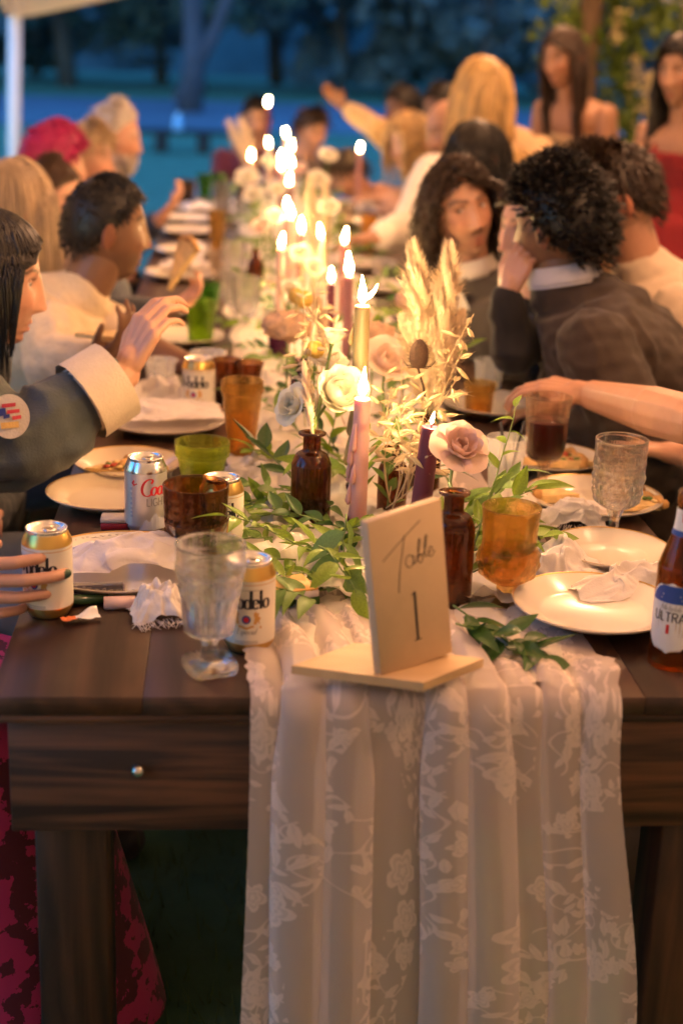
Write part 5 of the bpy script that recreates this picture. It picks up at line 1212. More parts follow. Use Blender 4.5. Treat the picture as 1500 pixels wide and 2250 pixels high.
def head_colors(V, skin, brow, stubble=0, scol=(.05, .035, .03), lips=None, hairc=None, recede=0):
    C = np.tile(np.array(skin), (len(V), 1)); x, y, z = V.T; ax = np.abs(x); fr = (y > .03)
    def mix(m, col):
        nonlocal C
        m = np.clip(m, 0, 1)[:, None]; C = C*(1-m)+np.array(col)*m
    s = np.array(skin)
    mix(.35*g(ax-.042, .02)*g(z+.02, .022)*fr, s*np.array([1.15, .75, .7]))
    mix(.3*g(x, .014)*g(z+.03, .014)*fr, s*np.array([1.1, .72, .66]))
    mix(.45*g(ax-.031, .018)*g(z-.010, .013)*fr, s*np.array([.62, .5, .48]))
    if stubble: mix(stubble*ss(-.025, -.06, z)*ss(-.01, .02, y)*(1-.6*g(x, .02)*g(z+.067, .012)), scol)
    if stubble: mix(stubble*.8*g(x, .024)*g(z+.0515, .0055)*fr, scol)
    mix(.85*np.where(fr, g(x, .0225)**2*np.maximum(g(z+.061, .0045), g(z+.0735, .0055)), 0), lips or s*np.array([.95, .48, .45]))
    mix(.9*g(x, .022)*g(z+.0668, .0013)*fr, s*.25)
    bz = .0325+.006*np.clip(ax-.018, 0, .02)/.02-.010*np.clip(ax-.040, 0, .02)/.02
    mix(.92*np.where(fr & (ax > .011) & (ax < .055), g(z-bz, .0036), 0), brow)
    mix(.75*np.where(fr & (ax > .018) & (ax < .044), g(z-.0195, .0016), 0), (.02, .012, .01))   # lash line
    mix(.8*np.where(fr, g(ax-.0085, .0032)*g(z+.0405, .0025), 0), s*.2)
    if hairc is not None: mix(ss(-.004, .006, z-hairline(y)-recede), hairc)
    return C
def capsule_pts(p0, p1, r0, r1, n=12):
    p0, p1 = np.asarray(p0, float), np.asarray(p1, float); d = p1-p0; L = np.linalg.norm(d); t = d/max(L, 1e-6)
    a = nrm(np.cross(t, (0, 0, 1) if abs(t[2]) < .9 else (1, 0, 0))); b = np.cross(t, a); prof = []
    for q in (-90, -60, -30, 0): prof.append((p0+t*r0*math.sin(math.radians(q)), max(.0002, r0*math.cos(math.radians(q)))))
    for q in (0, 30, 60, 90): prof.append((p1+t*r1*math.sin(math.radians(q)), max(.0002, r1*math.cos(math.radians(q)))))
    v = []; 
    for c, r in prof:
        for k in range(n): an = 2*PI*k/n; v.append(c+r*(math.cos(an)*a+math.sin(an)*b))
    f = grid_faces(n, len(prof), True); f.append(tuple(reversed(range(n)))); f.append(tuple((len(prof)-1)*n+k for k in range(n)))
    return v, f
def loft(rings, n=24):
    v = []
    for c, a, b in rings:
        for k in range(n):
            an = 2*PI*k/n; ca, sa = math.cos(an), math.sin(an); pw = .82
            v.append(np.asarray(c)+np.asarray(a)*np.sign(ca)*abs(ca)**pw+np.asarray(b)*np.sign(sa)*abs(sa)**pw)
    f = grid_faces(n, len(rings), True); f.append(tuple(reversed(range(n)))); f.append(tuple((len(rings)-1)*n+k for k in range(n)))
    return v, f
_tmp = 0
def union(mb, voxel, smooth=4):
    """one continuous skin over overlapping volumes"""
    me = mb.mesh('u', [], smooth=False); o = bpy.data.objects.new('u', me); COL.objects.link(o)
    m = o.modifiers.new('r', 'REMESH'); m.mode = 'VOXEL'; m.voxel_size = voxel; m.use_smooth_shade = True
    if smooth: s = o.modifiers.new('s', 'SMOOTH'); s.factor = .5; s.iterations = smooth
    dg = bpy.context.evaluated_depsgraph_get(); ev = o.evaluated_get(dg); m2 = ev.to_mesh()
    nv = len(m2.vertices); V = np.zeros(nv*3); m2.vertices.foreach_get('co', V); V = V.reshape(-1, 3)
    N = np.zeros(nv*3); m2.vertices.foreach_get('normal', N); N = N.reshape(-1, 3)
    F = [tuple(p.vertices) for p in m2.polygons]; ev.to_mesh_clear(); bpy.data.objects.remove(o); bpy.data.meshes.remove(me)
    return V, F, N
def hand(b, wrist, F, N, right=True, curl=(.3, .5, .4), spread=.06, k=1., thumb=.6, nails=None, gap=1.):
    F = nrm(F); N = nrm(np.asarray(N, float)-F*(np.asarray(N, float)@F)); T = np.cross(F, N)*(1 if right else -1); w = np.asarray(wrist, float)
    spec = ((.026, .086, (.042, .026, .021), .0083), (.0085, .091, (.047, .030, .022), .0086), (-.0095, .086, (.043, .028, .021), .0082), (-.027, .076, (.033, .021, .018), .0072))
    b.add(*capsule_pts(w-F*.02, w+F*.02, .024*k, .025*k))
    for i, (off, L, seg, r) in enumerate(spec):
        kn = w+k*(T*off*gap+F*L-N*.002); b.add(*capsule_pts(w+k*(T*off*.55+F*.012), kn, .0145*k, .0112*k, 10))
        d = nrm(F+T*(spread*(1.5-i))); p = kn; ang = 0
        for j in range(3):
            cu = curl[j] if not isinstance(curl[j], (tuple, list)) else curl[j][i]
            ang += cu; dd = d*math.cos(ang)+N*math.sin(ang); p2 = p+dd*seg[j]*k; rr = r*k*(1-.08*j)
            b.add(*capsule_pts(p, p2, rr*1.04, rr*.93, 10)); last = (p, p2, dd); p = p2
        if nails is not None: nails.append((last[1]+last[2]*.001-(d*-math.sin(ang)+N*math.cos(ang))*r*k*.75, last[2]))
    b.add(*capsule_pts(w+k*(F*.03+T*.012), w+k*(F*.055+T*.022+N*.004), .018*k, .016*k, 10))
    t0 = w+k*(F*.022+T*.020+N*.004); t1 = w+k*(F*.050+T*(.030+.022*thumb)+N*.014); t2 = t1+k*(F*.026+T*.012*thumb+N*.012); t3 = t2+k*(F*.022+T*.002+N*.012)
    b.add(*capsule_pts(t0, t1, .0145*k, .0115*k, 10)); b.add(*capsule_pts(t1, t2, .0112*k, .0098*k, 10)); b.add(*capsule_pts(t2, t3, .0098*k, .008*k, 10))
def ik(s, w, hint, a=.29, b=.26):
    s, w = np.asarray(s, float), np.asarray(w, float); d = w-s; L = min(np.linalg.norm(d), a+b-.005); t = nrm(d); x = (L*L+a*a-b*b)/(2*L); h = math.sqrt(max(0, a*a-x*x))
    hv = np.asarray(hint, float); hv = nrm(hv-t*(hv@t)); return s+t*x+hv*h
def strands_mesh(paths, cols, r0, r1=.25):
    """paths: (n, m, 3) -> three-sided tapering locks"""
    n, m, _ = paths.shape; T = np.gradient(paths, axis=1); T /= np.linalg.norm(T, axis=2, keepdims=True)+1e-9
    ref = np.where(np.abs(T[..., 2:3]) < .9, np.array([0, 0, 1.]), np.array([1., 0, 0])); A = np.cross(T, ref); A /= np.linalg.norm(A, axis=2, keepdims=True)+1e-9; B = np.cross(T, A)
    rad = np.interp(np.linspace(0, 1, m), [0, .15, .7, 1], [.6, 1, .9, r1])[None, :, None]*np.asarray(r0).reshape(-1, 1, 1)
    ring = [paths+rad*(math.cos(q)*A+math.sin(q)*B) for q in (0, 2*PI/3, 4*PI/3)]
    V = np.stack(ring, 2).reshape(-1, 3); i = np.arange(n)[:, None, None]*m*3; j = np.arange(m-1)[None, :, None]*3; k = np.arange(3)[None, None, :]; k2 = (k+1) % 3
    a = i+j+k; b_ = i+j+k2; F = np.stack([a, b_, b_+3, a+3], -1).reshape(-1, 4)
    return V, F, np.repeat(cols, m*3, axis=0)
def make_hair(rot, seed, col, n=500, L=.05, lift=.3, comb=(0, -.3, 0), crown=.6, grav=.1, curl=0, cfreq=50, r=.0028, m=8, recede=0, thick=.010, part=None, low=None, var=.25, quiff=0, shoulders=True, hs=1.0, keep=None, stiff=.75, tuck=None):
    q = np.random.default_rng(seed); V, F = _HG['lo']
    sc = np.where(V[:, 2] > hairline(V[:, 1])+recede+(.0 if low is None else low))[0]; roots = V[q.choice(sc, n)]*(1.0); roots = roots+q.normal(size=roots.shape)*.004
    ell = np.array([.0735, .1, .118]); down = rot.T@np.array([0, 0, -1.])
    P = roots/np.maximum(1e-6, np.linalg.norm(roots/ell, axis=1))[:, None]; nn = P/ell**2; nn /= np.linalg.norm(nn, axis=1)[:, None]
    cp = np.array([0, -.045, .11]); tang = P-cp; tang -= nn*np.sum(tang*nn, 1)[:, None]; tang /= np.linalg.norm(tang, axis=1)[:, None]+1e-6
    cv = np.array(comb)[None]*np.ones((n, 1))
    if part is not None: sgn = np.sign(P[:, 0]-part+q.normal(size=n)*.004); cv = cv+np.stack([sgn*1.0, 0*sgn, 0*sgn], 1)
    if quiff: fq = ss(.0, .07, P[:, 1])*ss(.03, .08, P[:, 2]); cv = cv+np.stack([fq*0, fq*.25, fq*1.0], 1)*quiff
    cw = crown*(1-(.9*ss(-.01, .05, P[:, 1])[:, None] if (part is not None or comb[1] < -.4) else 0)); d = nn*lift+tang*cw+cv+q.normal(size=(n, 3))*.13; d /= np.linalg.norm(d, axis=1)[:, None]
    Ls = L*q.uniform(.7, 1.15, n) if np.isscalar(L) else np.interp(P[:, 2], L[0], L[1])*q.uniform(.8, 1.12, n)
    if quiff: Ls = Ls*(1+quiff*1.5*ss(.0, .07, P[:, 1])*ss(.03, .08, P[:, 2]))
    step = Ls/(m-1); out = [P.copy()]; p = P.copy(); ph_ = q.uniform(0, 6.28, n); off = 1+thick/.1*q.uniform(.25, 1.0, n)
    neckc = np.array([0, -.02, -.22])
    for s in range(1, m):
        d = d*stiff+down*grav*(1+.6*s/m)+q.normal(size=(n, 3))*.05; d /= np.linalg.norm(d, axis=1)[:, None]
        p = p+d*step[:, None]; lv = np.linalg.norm(p/ell, axis=1); ins = lv < off; p[ins] = p[ins]/lv[ins][:, None]*off[ins][:, None]
        if shoulders:
            e2 = np.array([.062, .062, .16]); w_ = (p-np.array([0, -.015, -.14]))/e2; l2 = np.linalg.norm(w_[:, :2], axis=1); i2 = (l2 < 1) & (p[:, 2] < -.05); p[i2, :2] = (p[i2, :2]-np.array([0, -.015]))/l2[i2][:, None]+np.array([0, -.015])
            zz = -.20-.30*np.clip(np.abs(p[:, 0])-.05, 0, 1); dd = np.abs(p[:, 1]+.03) < .115
            i3 = (p[:, 2] < zz) & dd & (np.abs(p[:, 0]) < .2); p[i3, 1] = np.where(p[i3, 1] > -.03, .085, -.145)*1.0
        fz = (p[:, 1] > .015) & (p[:, 2] < hairline(np.full(n, .08))-.004+recede) & (p[:, 2] > -.24); fw = np.interp(p[:, 2], [-.24, -.13, -.08, .02, .05, .076], [.055, .064, .072, .078, .068, .02])*q.uniform(1.0, 1.2, n); i4 = fz & (np.abs(p[:, 0]) < fw); p[i4, 0] = np.where(P[i4, 0] > (part or 0), 1, -1)*fw[i4]; p[i4, 1] = np.minimum(p[i4, 1], .075)
        if tuck is not None: p[:, 1] = np.minimum(p[:, 1], .090)
        if tuck is not None: i5 = (p[:, 2] < .055) & (p[:, 1] > tuck); p[i5, 1] = tuck-.012*q.uniform(0, 1, n)[i5]
        c = p.copy()
        if curl: k = s/(m-1); c = c+curl*min(1, k*2)*np.stack([np.cos(ph_+cfreq*k), np.sin(ph_*1.7+cfreq*k), .4*np.sin(ph_+cfreq*k*1.3)], 1)
        out.append(c)
    paths = np.stack(out, 1); cols = np.array(col)[None]*(1+var*q.normal(size=(n, 1))); cols = np.clip(cols, .002, 1)
    return strands_mesh(paths*hs, cols, r*q.uniform(.6, 1.25, n))
_HG['hi'] = head_grid(); _HG['hif'] = head_grid(female=True); _HG['lo'] = head_grid(44, 52)

def person(lab, head, look, pelvis, face, skin, hair=None, female=False, roll=0, arms=(), garment=('shirt', (.5, .5, .5)), trousers=(.03, .03, .04), seed=0, brow=(.03, .02, .015),
           stubble=0, scol=(.05, .035, .03), hs=1.0, voxel=.008, nose=.85, jaw=1., legs=True, standing=False, collar=None, recede=0, shirtfront=None, hairc=None, eye=(.04, .02, .01), extra=None, group=None, beard=None, lips=None, bulk=1.0, neckfwd=.015, hunch=0, wr=.004, hfine=None, knit=0):
    head = np.array(head, float); look = nrm(look); pelvis = np.array(pelvis, float); O = np.array([pelvis[0], pelvis[1], 0.]); t = thing('person', lab, 'person', O, 0, group)
    # head frame: x to the person's right hand, y forward, z up
    X = nrm(np.cross(look, (0, 0, 1))); Z = np.cross(X, look)
    Rr = np.array(Matrix.Rotation(roll, 3, Vector(look))); X = Rr@X; Z = Rr@Z; rot = np.stack([X, look, Z], 1)
    fwd = nrm((face[0], face[1], 0)); side = np.cross(fwd, (0, 0, 1))
    fs = .86 if female else 1.0; fs *= bulk
    neck = head-Z*.165*hs-look*neckfwd*hs; neck[2] = min(neck[2], head[2]-.13)+hunch
    hd_ = (head-pelvis)*np.array([1, 1, 0]); ln_ = np.linalg.norm(hd_)
    if not standing and ln_ > .34: pelvis = pelvis+hd_*(1-.34/ln_)
    ctrl = pelvis+np.array([0, 0, .24])+.25*(neck-pelvis)*np.array([1, 1, 0])-fwd*.03
    sp = lambda u: (1-u)**2*pelvis+2*u*(1-u)*ctrl+u*u*neck
    upv = lambda u: nrm(2*(1-u)*(ctrl-pelvis)+2*u*(neck-ctrl))
    prof = [(0, .165, .115), (.12, .168, .12), (.3, .140 if female else .150, .098), (.5, .150 if female else .160, .112), (.68, .165, .118), (.8, .178, .105), (.88, .155, .085), (.95, .085, .068), (1., .055, .058)]
    def rings(infl, u1=1.0):
        out = []
        for u, a, d in prof:
            if u > u1: break
            up_ = nrm(upv(u)+np.array([0, 0, .7*u])); dp = nrm(np.cross(up_, side))*-1
            if dp@fwd < 0: dp = -dp
            out.append((sp(u), side*(a*fs+infl), dp*(d*(fs+.05)+infl)))
        return out
    body = MB(); body.add(*loft(rings(-.006))); body.add(*capsule_pts(neck-Z*.02, head-Z*.06*hs-look*.012, (.050 if female else .060)*hs, (.047 if female else .058)*hs, 16))
    gk, gc = garment[0], garment[1]; infl = {'jacket': .020, 'shirt': .010, 'tee': .010, 'sweater': .018, 'dress': .006, 'denim': .022}[gk]
    cl = MB(); top = .955 if gk not in ('dress',) else .76
    cl.add(*loft(rings(infl, top)))
    if gk != 'dress': cl.add(*capsule_pts(sp(.84), neck-Z*.012, .095*fs+infl, .062*fs+infl*.6, 16))
    if gk == 'dress':
        for s in (-1, 1): cl.add(*capsule_pts(sp(.7)+side*s*.085*fs+fwd*.095*fs, sp(.9)+side*s*.10*fs+fwd*.02, .010, .008)); cl.add(*capsule_pts(sp(.9)+side*s*.10*fs+fwd*.02, sp(.7)+side*s*.085*fs-fwd*.09*fs, .008, .010))
    fine = MB(); hasfine = False; nails = []
    sh = {s: sp(.86)+side*s*.172*fs-np.array([0, 0, .012]) for s in (-1, 1)}; done = set()
    for a in arms:
        s = a['side']; done.add(s); S = sh[s] if 'shoulder' not in a else np.array(a['shoulder']); W = np.array(a['wrist'], float); E = np.array(a['elbow'], float) if 'elbow' in a else ik(S, W, a.get('hint', (0, 0, -1)))
        k = fs*a.get('k', 1)
        body.add(*capsule_pts(S, E, .050*k, .040*k)); tgt = fine if a.get('fine') else body
        mid = E*.65+W*.35
        tgt.add(*capsule_pts(E, mid, .041*k, .042*k)); tgt.add(*capsule_pts(mid, W, .041*k, .027*k)); hasfine |= bool(a.get('fine'))
        F = nrm(W-E) if 'F' not in a else nrm(a['F'])
        hand(tgt, W+F*.012, F, a.get('N', (0, 0, -1)), s > 0, a.get('curl', (.3, .5, .4)), a.get('spread', .06), a.get('hk', .95 if not female else .88), a.get('thumb', .6), nails if a.get('nails') else None, a.get('gap', 1.))
        if gk in ('jacket', 'shirt', 'sweater', 'denim') or a.get('bare') and gk != 'tee':
            cl.add(*capsule_pts(S, E, .056*k+infl, .048*k+infl)); We = E+(W-E)*(.25 if a.get('bare') else a.get('cuff', .86)); cl.add(*capsule_pts(E, We, .048*k+infl, .036*k+infl*.8))
        elif gk == 'tee': Eh = S+(E-S)*.55; cl.add(*capsule_pts(S, Eh, .062*k+infl, .060*k+infl))
        if a.get('cuffroll'):
            c0 = E+(W-E)*a['cuffroll'][0]; c1 = E+(W-E)*a['cuffroll'][1]; cb = MB(); d_ = nrm(W-E); rr = .047*k+infl
            v, f = capsule_pts(c0, c1, rr, rr*.97, 18); u = MB().add(v[3*18:5*18], grid_faces(18, 2, True)); u.add([np.asarray(q)*1 for q in v[4*18:5*18]]+[c1+(np.asarray(q)-c1)*.82 for q in v[4*18:5*18]]+[c0+(np.asarray(q)-c0)*.82 for q in v[3*18:4*18]], grid_faces(18, 3, True))
            uo = u.obj('turned_cuff', cloth(a['cuffroll'][2]), t); uo.location = tuple(-O)
    for s in (-1, 1):
        if s in done: continue
        if standing: E = sh[s]+np.array([0, 0, -.28])+side*s*.03; W = E+np.array([0, 0, -.24])+fwd*.05; Fh = (0, 0, -1); Nh = -side*s
        else: E = sh[s]+np.array([0, 0, -.26])+fwd*.08+side*s*.03; W = pelvis+fwd*.30+side*s*.10+np.array([0, 0, .12]); Fh = W-E; Nh = (0, 0, -1)
        body.add(*capsule_pts(sh[s], E, .050*fs, .040*fs)); body.add(*capsule_pts(E, W, .041*fs, .027*fs)); hand(body, W, Fh, Nh, s > 0, k=.95)
        if gk in ('jacket', 'shirt', 'sweater', 'denim'): cl.add(*capsule_pts(sh[s], E, .056*fs+infl, .048*fs+infl)); cl.add(*capsule_pts(E, E+(W-E)*.9, .048*fs+infl, .036*fs+infl*.8))
        elif gk == 'tee': cl.add(*capsule_pts(sh[s], sh[s]+(E-sh[s])*.5, .062*fs+infl, .06*fs+infl))
    tr = MB()
    for s in (-1, 1):
        hp = pelvis+side*s*.085
        if standing: kn, an = hp+np.array([0, 0, -.42]), np.array([hp[0], hp[1], .07])
        else: kn = hp+fwd*.40+np.array([0, 0, .02]); an = np.array([kn[0], kn[1], .07])-fwd*.02
        body.add(*capsule_pts(hp, kn, .068, .048)); body.add(*capsule_pts(kn, an, .046, .032)); body.add(*capsule_pts(an-[0, 0, .03], an+fwd*.15-[0, 0, .035], .034, .03))
        tr.add(*capsule_pts(hp, kn, .088, .066)); tr.add(*capsule_pts(kn, an+[0, 0, .06], .064, .056))
    for s in (-1, 1):
        hp = pelvis+side*s*.085; an = np.array([hp[0], hp[1], .07]) if standing else np.array([(hp+fwd*.40)[0], (hp+fwd*.40)[1], .07])-fwd*.02
        sv, sf = capsule_pts(an-fwd*.02-[0, 0, .02], an+fwd*.16-[0, 0, .03], .047, .042, 14); sv = np.array(sv); sv[:, 2] = np.clip(sv[:, 2], .002, .1); MB().add(sv-O, sf).obj('shoe', cloth((.02, .016, .014), .5), t)
    V, F, _n = union(body, max(voxel, .006), 5); out = MB(); V_ = V-O
    out.add(V_, F, 0, skin)
    if hasfine:
        V, F, _n = union(fine, hfine or .0028, 3); C = np.tile(np.array(skin), (len(V), 1))
        tint = np.array(skin)*np.array([1.12, .72, .68])
        for nc, nd in nails: 
            dd = np.linalg.norm(V-nc, axis=1); C = np.where((dd < .0088)[:, None], np.array([.035, .07, .04]), C)
        out.add(V-O, F, 0, C)
    HV, HF = _HG['hif' if female else 'hi'] if voxel < .012 else _HG['lo']
    if nose != .85 or jaw != 1: HV, HF = head_grid(female=female, nose=nose, jaw=jaw)
    C = head_colors(HV, skin, brow, stubble, scol, lips, hairc, recede)
    W_ = lambda q: head+(np.asarray(q)*hs)@rot.T-O
    out.add(W_(HV), HF, 0, C)
    for s in (-1, 1):
        v, f = ball((0, 0, 0), (.0055, .0165, .029), 14, 10); v = np.array(v); v[:, 1] += .15*v[:, 2]; v[:, 0] += s*.005*(v[:, 1] < -.004); v[:, 0] -= s*.003*g(np.sqrt((v[:, 1]/.009)**2+(v[:, 2]/.017)**2), .6)
        out.add(W_(v+np.array([s*.0765, -.006, -.006])), f, 0, np.array(skin)*np.array([1.1, .82, .78]))
        v, f = ball((0, 0, 0), .0122, 18, 14); v = np.array(v); cc = np.tile(np.array([.62, .58, .54]), (len(v), 1)); gaze = nrm((extra or {}).get('gaze', (0, 1, -.05))); dt = v/.0122@gaze; cc[dt > .86] = eye; cc[dt > .965] = (.005, .005, .005)
        out.add(W_(v+np.array([s*.0305, .0605, .0125])), f, 0, cc)
        lid = []                                                    # upper lid
        for i in range(3):
            for k in range(9):
                a = -1.0+2.0*k/8; e = math.radians(22+24*i); lid.append((math.sin(a)*.0135*math.cos(e*.5), math.cos(a)*math.cos(e)*.0136, math.sin(e)*.0136*math.cos(a*.8)))
        out.add(W_(np.array(lid)+np.array([s*.0305, .0605, .0118])), grid_faces(9, 3), 0, np.array(skin)*np.array([.8, .68, .64]))
    out.obj('body', M['skin'], t, color=True)
    V, F, N = union(cl, voxel, 3)
    V = V+N*(wr*pnoise(V*np.array([1, 1, 1.6]), 16, seed, 3)+wr*.8*np.clip(1-np.abs(pnoise(V, 11, seed+3, 2))*3, 0, 1))[:, None]
    MB().add(V-O, F).obj({'dress': 'dress', 'tee': 't_shirt', 'denim': 'denim_jacket'}.get(gk, gk), cloth(gc, knit=knit), t)
    if legs:
        if gk == 'dress' or (extra or {}).get('skirt'):
            if standing:
                rg = [(sp(.1), side*.175, fwd*.13), (sp(.0), side*.185, fwd*.14), (pelvis*np.array([1, 1, .5]), side*.25, fwd*.2), (pelvis*np.array([1, 1, .06]), side*.32, fwd*.28)]; v, f = loft(rg, 40)
                v = [np.array(q)+(np.array(q)-sp(.0))*np.array([1, 1, 0])*(.05*math.sin(i*2*PI/40*9)) for i, q in enumerate(v)]; MB().add(np.array(v)-O, f).obj('skirt', cloth((extra or {}).get('skirt', gc)), t)
        else:
            V, F, N = union(tr, .012, 3); MB().add(V-O, F).obj('trousers', cloth(trousers), t)
    if collar:
        cv = []; n = 26; axn = nrm(head-Z*.06*hs-look*.012-neck); sx_ = nrm(np.cross(axn, (0, 1, 0) if abs(axn[1]) < .8 else (1, 0, 0))); sy_ = np.cross(axn, sx_)
        for i, (rr, h) in enumerate(((.073, .008), (.064, .050), (.067, .050), (.076, .016))):
            for k in range(n): an = 2*PI*k/n; cv.append(neck+(sx_*math.cos(an)+sy_*math.sin(an))*rr*fs+axn*h-O)
        MB().add(cv, grid_faces(n, 4, True)).obj('collar', cloth(collar, .7), t)
    if shirtfront is not None:                                          # shirt showing in the open front of a jacket
        vv = []
        for i in range(9):
            u = .94-.55*i/8; hw = .050*(1-i/9)+.004; d_ = dict((a, c) for a, b_, c in prof); dep = np.interp(u, [p_[0] for p_ in prof], [p_[2] for p_ in prof])*(fs+.05)+infl+.004
            for k in range(5): s = k/2-1; vv.append(sp(u)+side*s*hw+fwd*dep*(1-.06*s*s)-O)
        MB().add(vv, grid_faces(5, 9)).obj('shirt_front', cloth(shirtfront, .7), t)
    for i, hd in enumerate([hair] if isinstance(hair, dict) else (hair or [])):
        hd = dict(hd); nm = hd.pop('part_name', 'hair'); v, f, c = make_hair(rot, seed*13+i, hs=hs, **hd); hb = MB(); hb.add(head+v@rot.T-O, [tuple(q) for q in f.tolist()], 0, c)
        if i == 0 and hd.get('shell', True) is not None:                # the mass under the locks
            V0, F0 = _HG['lo']; ell = np.array([.0735, .1, .118]); zt = hairline(V0[:, 1])+hd.get('recede', 0)+(hd.get('low') or 0); k = ss(-.004, .022, V0[:, 2]-zt); th_ = hd.get('thick', .01)
            Vs = V0*(1+(k*th_*.75/.1-(1-k)*.03)[:, None]); keep = {j for j in range(len(V0)) if V0[j, 2] > zt[j]-.006}; Fs = [q for q in F0 if all(j in keep for j in q)]
            hb.add(W_(Vs), Fs, 0, np.array(hd['col'])*.8)
        hb.obj(nm, M['hair'], t, color=True)
    if beard:
        q = np.random.default_rng(seed+5); V0 = HV; x, y, z = V0.T; msk = np.where((z < -.045+.0*x) & (y > .0) & ~((np.abs(x) < .02) & (z > -.078) & (z < -.056)) & (z > -.116) | ((np.abs(x) < .028) & (np.abs(z+.050) < .005) & (y > .05)))[0]
        rt = V0[q.choice(msk, beard['n'])]; nn = rt/np.array([.0735, .1, .118])**2; nn /= np.linalg.norm(nn, axis=1)[:, None]; d = nn*.5+np.array([0, .15, -.8])+q.normal(size=rt.shape)*.2; d /= np.linalg.norm(d, axis=1)[:, None]
        ts = np.linspace(0, 1, 5)[None, :, None]*beard['L']*q.uniform(.6, 1.2, len(rt))[:, None, None]; pp = rt[:, None, :]+d[:, None, :]*ts
        v, f, c = strands_mesh(pp*hs, np.array(beard['col'])[None]*(1+.2*q.normal(size=(len(rt), 1))), .0018*q.uniform(.7, 1.2, len(rt))); MB().add(head+v@rot.T-O, [tuple(a) for a in f.tolist()], 0, c).obj('beard', M['hair'], t, color=True)
    return t
BLK = (.010, .007, .006); DBR = (.035, .018, .010); BRN = (.07, .035, .018); BLN = (.50, .33, .15); WHT = (.62, .56, .50)
SK1 = (.50, .265, .17); SK2 = (.38, .20, .12); SK3 = (.19, .09, .048); SK4 = (.56, .305, .21)
short = dict(n=900, L=.022, lift=.35, crown=.8, grav=.02, r=.0022, m=5, thick=.010, col=BLK)
longs = dict(n=800, L=.42, lift=.1, crown=.9, grav=.55, r=.0038, m=16, thick=.018, stiff=.55)
# ---------------------------------------------------------------- left side of the table
# the hand round the can: its owner sits at the near left corner
cc = np.array(P2(108, 1345))
person('person in magenta floral skirt gripping the cream can, silver ring on hand', (-.52, .30, 1.16), (.9, .5, -.3), (-.62, .22, .52), (.95, .3), SK4, dict(longs, col=BRN), True, seed=1, garment=('tee', (.05, .03, .04)), voxel=.009,
       arms=[dict(side=1, wrist=cc+[-.190, -.038, .052], elbow=(-.40, .10, .80), F=(.985, -.06, .0), N=(.10, 1, 0), curl=((.06, .02, .05, .12), (.42, .36, .40, .5), (.42, .36, .42, .45)), spread=.04, gap=1.12, thumb=.25, nails=True, fine=True, hk=1.12, k=1.0), dict(side=-1, wrist=(-.42, .42, .68), elbow=(-.55, .45, .85), F=(1, -.2, -.1))], extra=dict(skirt=(.3, .02, .08)), hfine=.0024)
rp = cc+np.array([-.098, -.058, .085])
# ring and skirt
pr_ = bpy.data.objects[[o.name for o in bpy.data.objects if o.get('label', '').startswith('person in magenta')][0]]
v, f = tube([(0, .0105*math.cos(a), .0105*math.sin(a)) for a in np.linspace(0, 2*PI, 17)], .0022, 6, False); MB().add(np.array(v)+rp-np.array(pr_.location), f).obj('ring', M['steel'], pr_)
def damask(name, base, fig):
    m = mat(name, base, .8, sheen=.2); nt = m.node_tree; b = nt.nodes['Principled BSDF']; N = nt.nodes.new
    tc = N('ShaderNodeTexCoord'); n1 = N('ShaderNodeTexNoise'); n1.inputs['Scale'].default_value = 14; n1.inputs['Detail'].default_value = 1; n1.inputs['Distortion'].default_value = 2.2; nt.links.new(tc.outputs['Object'], n1.inputs['Vector'])
    vo = N('ShaderNodeTexVoronoi'); vo.inputs['Scale'].default_value = 26; vo.feature = 'SMOOTH_F1'; nt.links.new(n1.outputs['Color'], vo.inputs['Vector']); ad = N('ShaderNodeMath'); ad.operation = 'MULTIPLY'; ad.inputs[1].default_value = 1; nt.links.new(vo.outputs[0], ad.inputs[0])
    wv = N('ShaderNodeTexWave'); wv.inputs['Scale'].default_value = 3; wv.inputs['Distortion'].default_value = 9; wv.inputs['Detail'].default_value = 5; wv.inputs['Detail Scale'].default_value = 6; wv.inputs['Detail Roughness'].default_value = .6; nt.links.new(tc.outputs['Object'], wv.inputs['Vector'])
    gt = N('ShaderNodeMath'); gt.operation = 'GREATER_THAN'; gt.inputs[1].default_value = .52; nt.links.new(wv.outputs['Fac'], gt.inputs[0])
    mx = N('ShaderNodeMix'); mx.data_type = 'RGBA'; mx.inputs[6].default_value = tuple(base)+(1,); mx.inputs[7].default_value = tuple(fig)+(1,); nt.links.new(gt.outputs[0], mx.inputs[0]); nt.links.new(mx.outputs[2], b.inputs['Base Color']); return m
sk = damask('magenta_damask', (.10, .006, .02), (.46, .02, .12)); v = []
rg = [((-.62, .22, .62), .17, .17), ((-.45, .28, .62), .20, .2), ((-.12, .40, .60), .20, .22)]
nS = 60
for j in range(22):
    u = j/21; z = .62-.60*u; wob = 1+.03*np.sin(np.arange(nS)*2*PI/nS*8+u*3)*u
    for k in range(nS):
        a = 2*PI*k/nS; cx_ = -.22+.03*u; cy_ = .36+.10*u; v.append((cx_+(.26+.11*u)*math.cos(a)*wob[k], cy_+(.20+.12*u)*math.sin(a)*wob[k], z))
MB().add(np.array(v)-np.array(pr_.location), grid_faces(nS, 22, True)+[tuple(range(nS))]).obj('skirt', sk, pr_)
for o in list(pr_.children):
    if o.name.startswith('trousers'): bpy.data.objects.remove(o)
DEN = (.06, .072, .078)
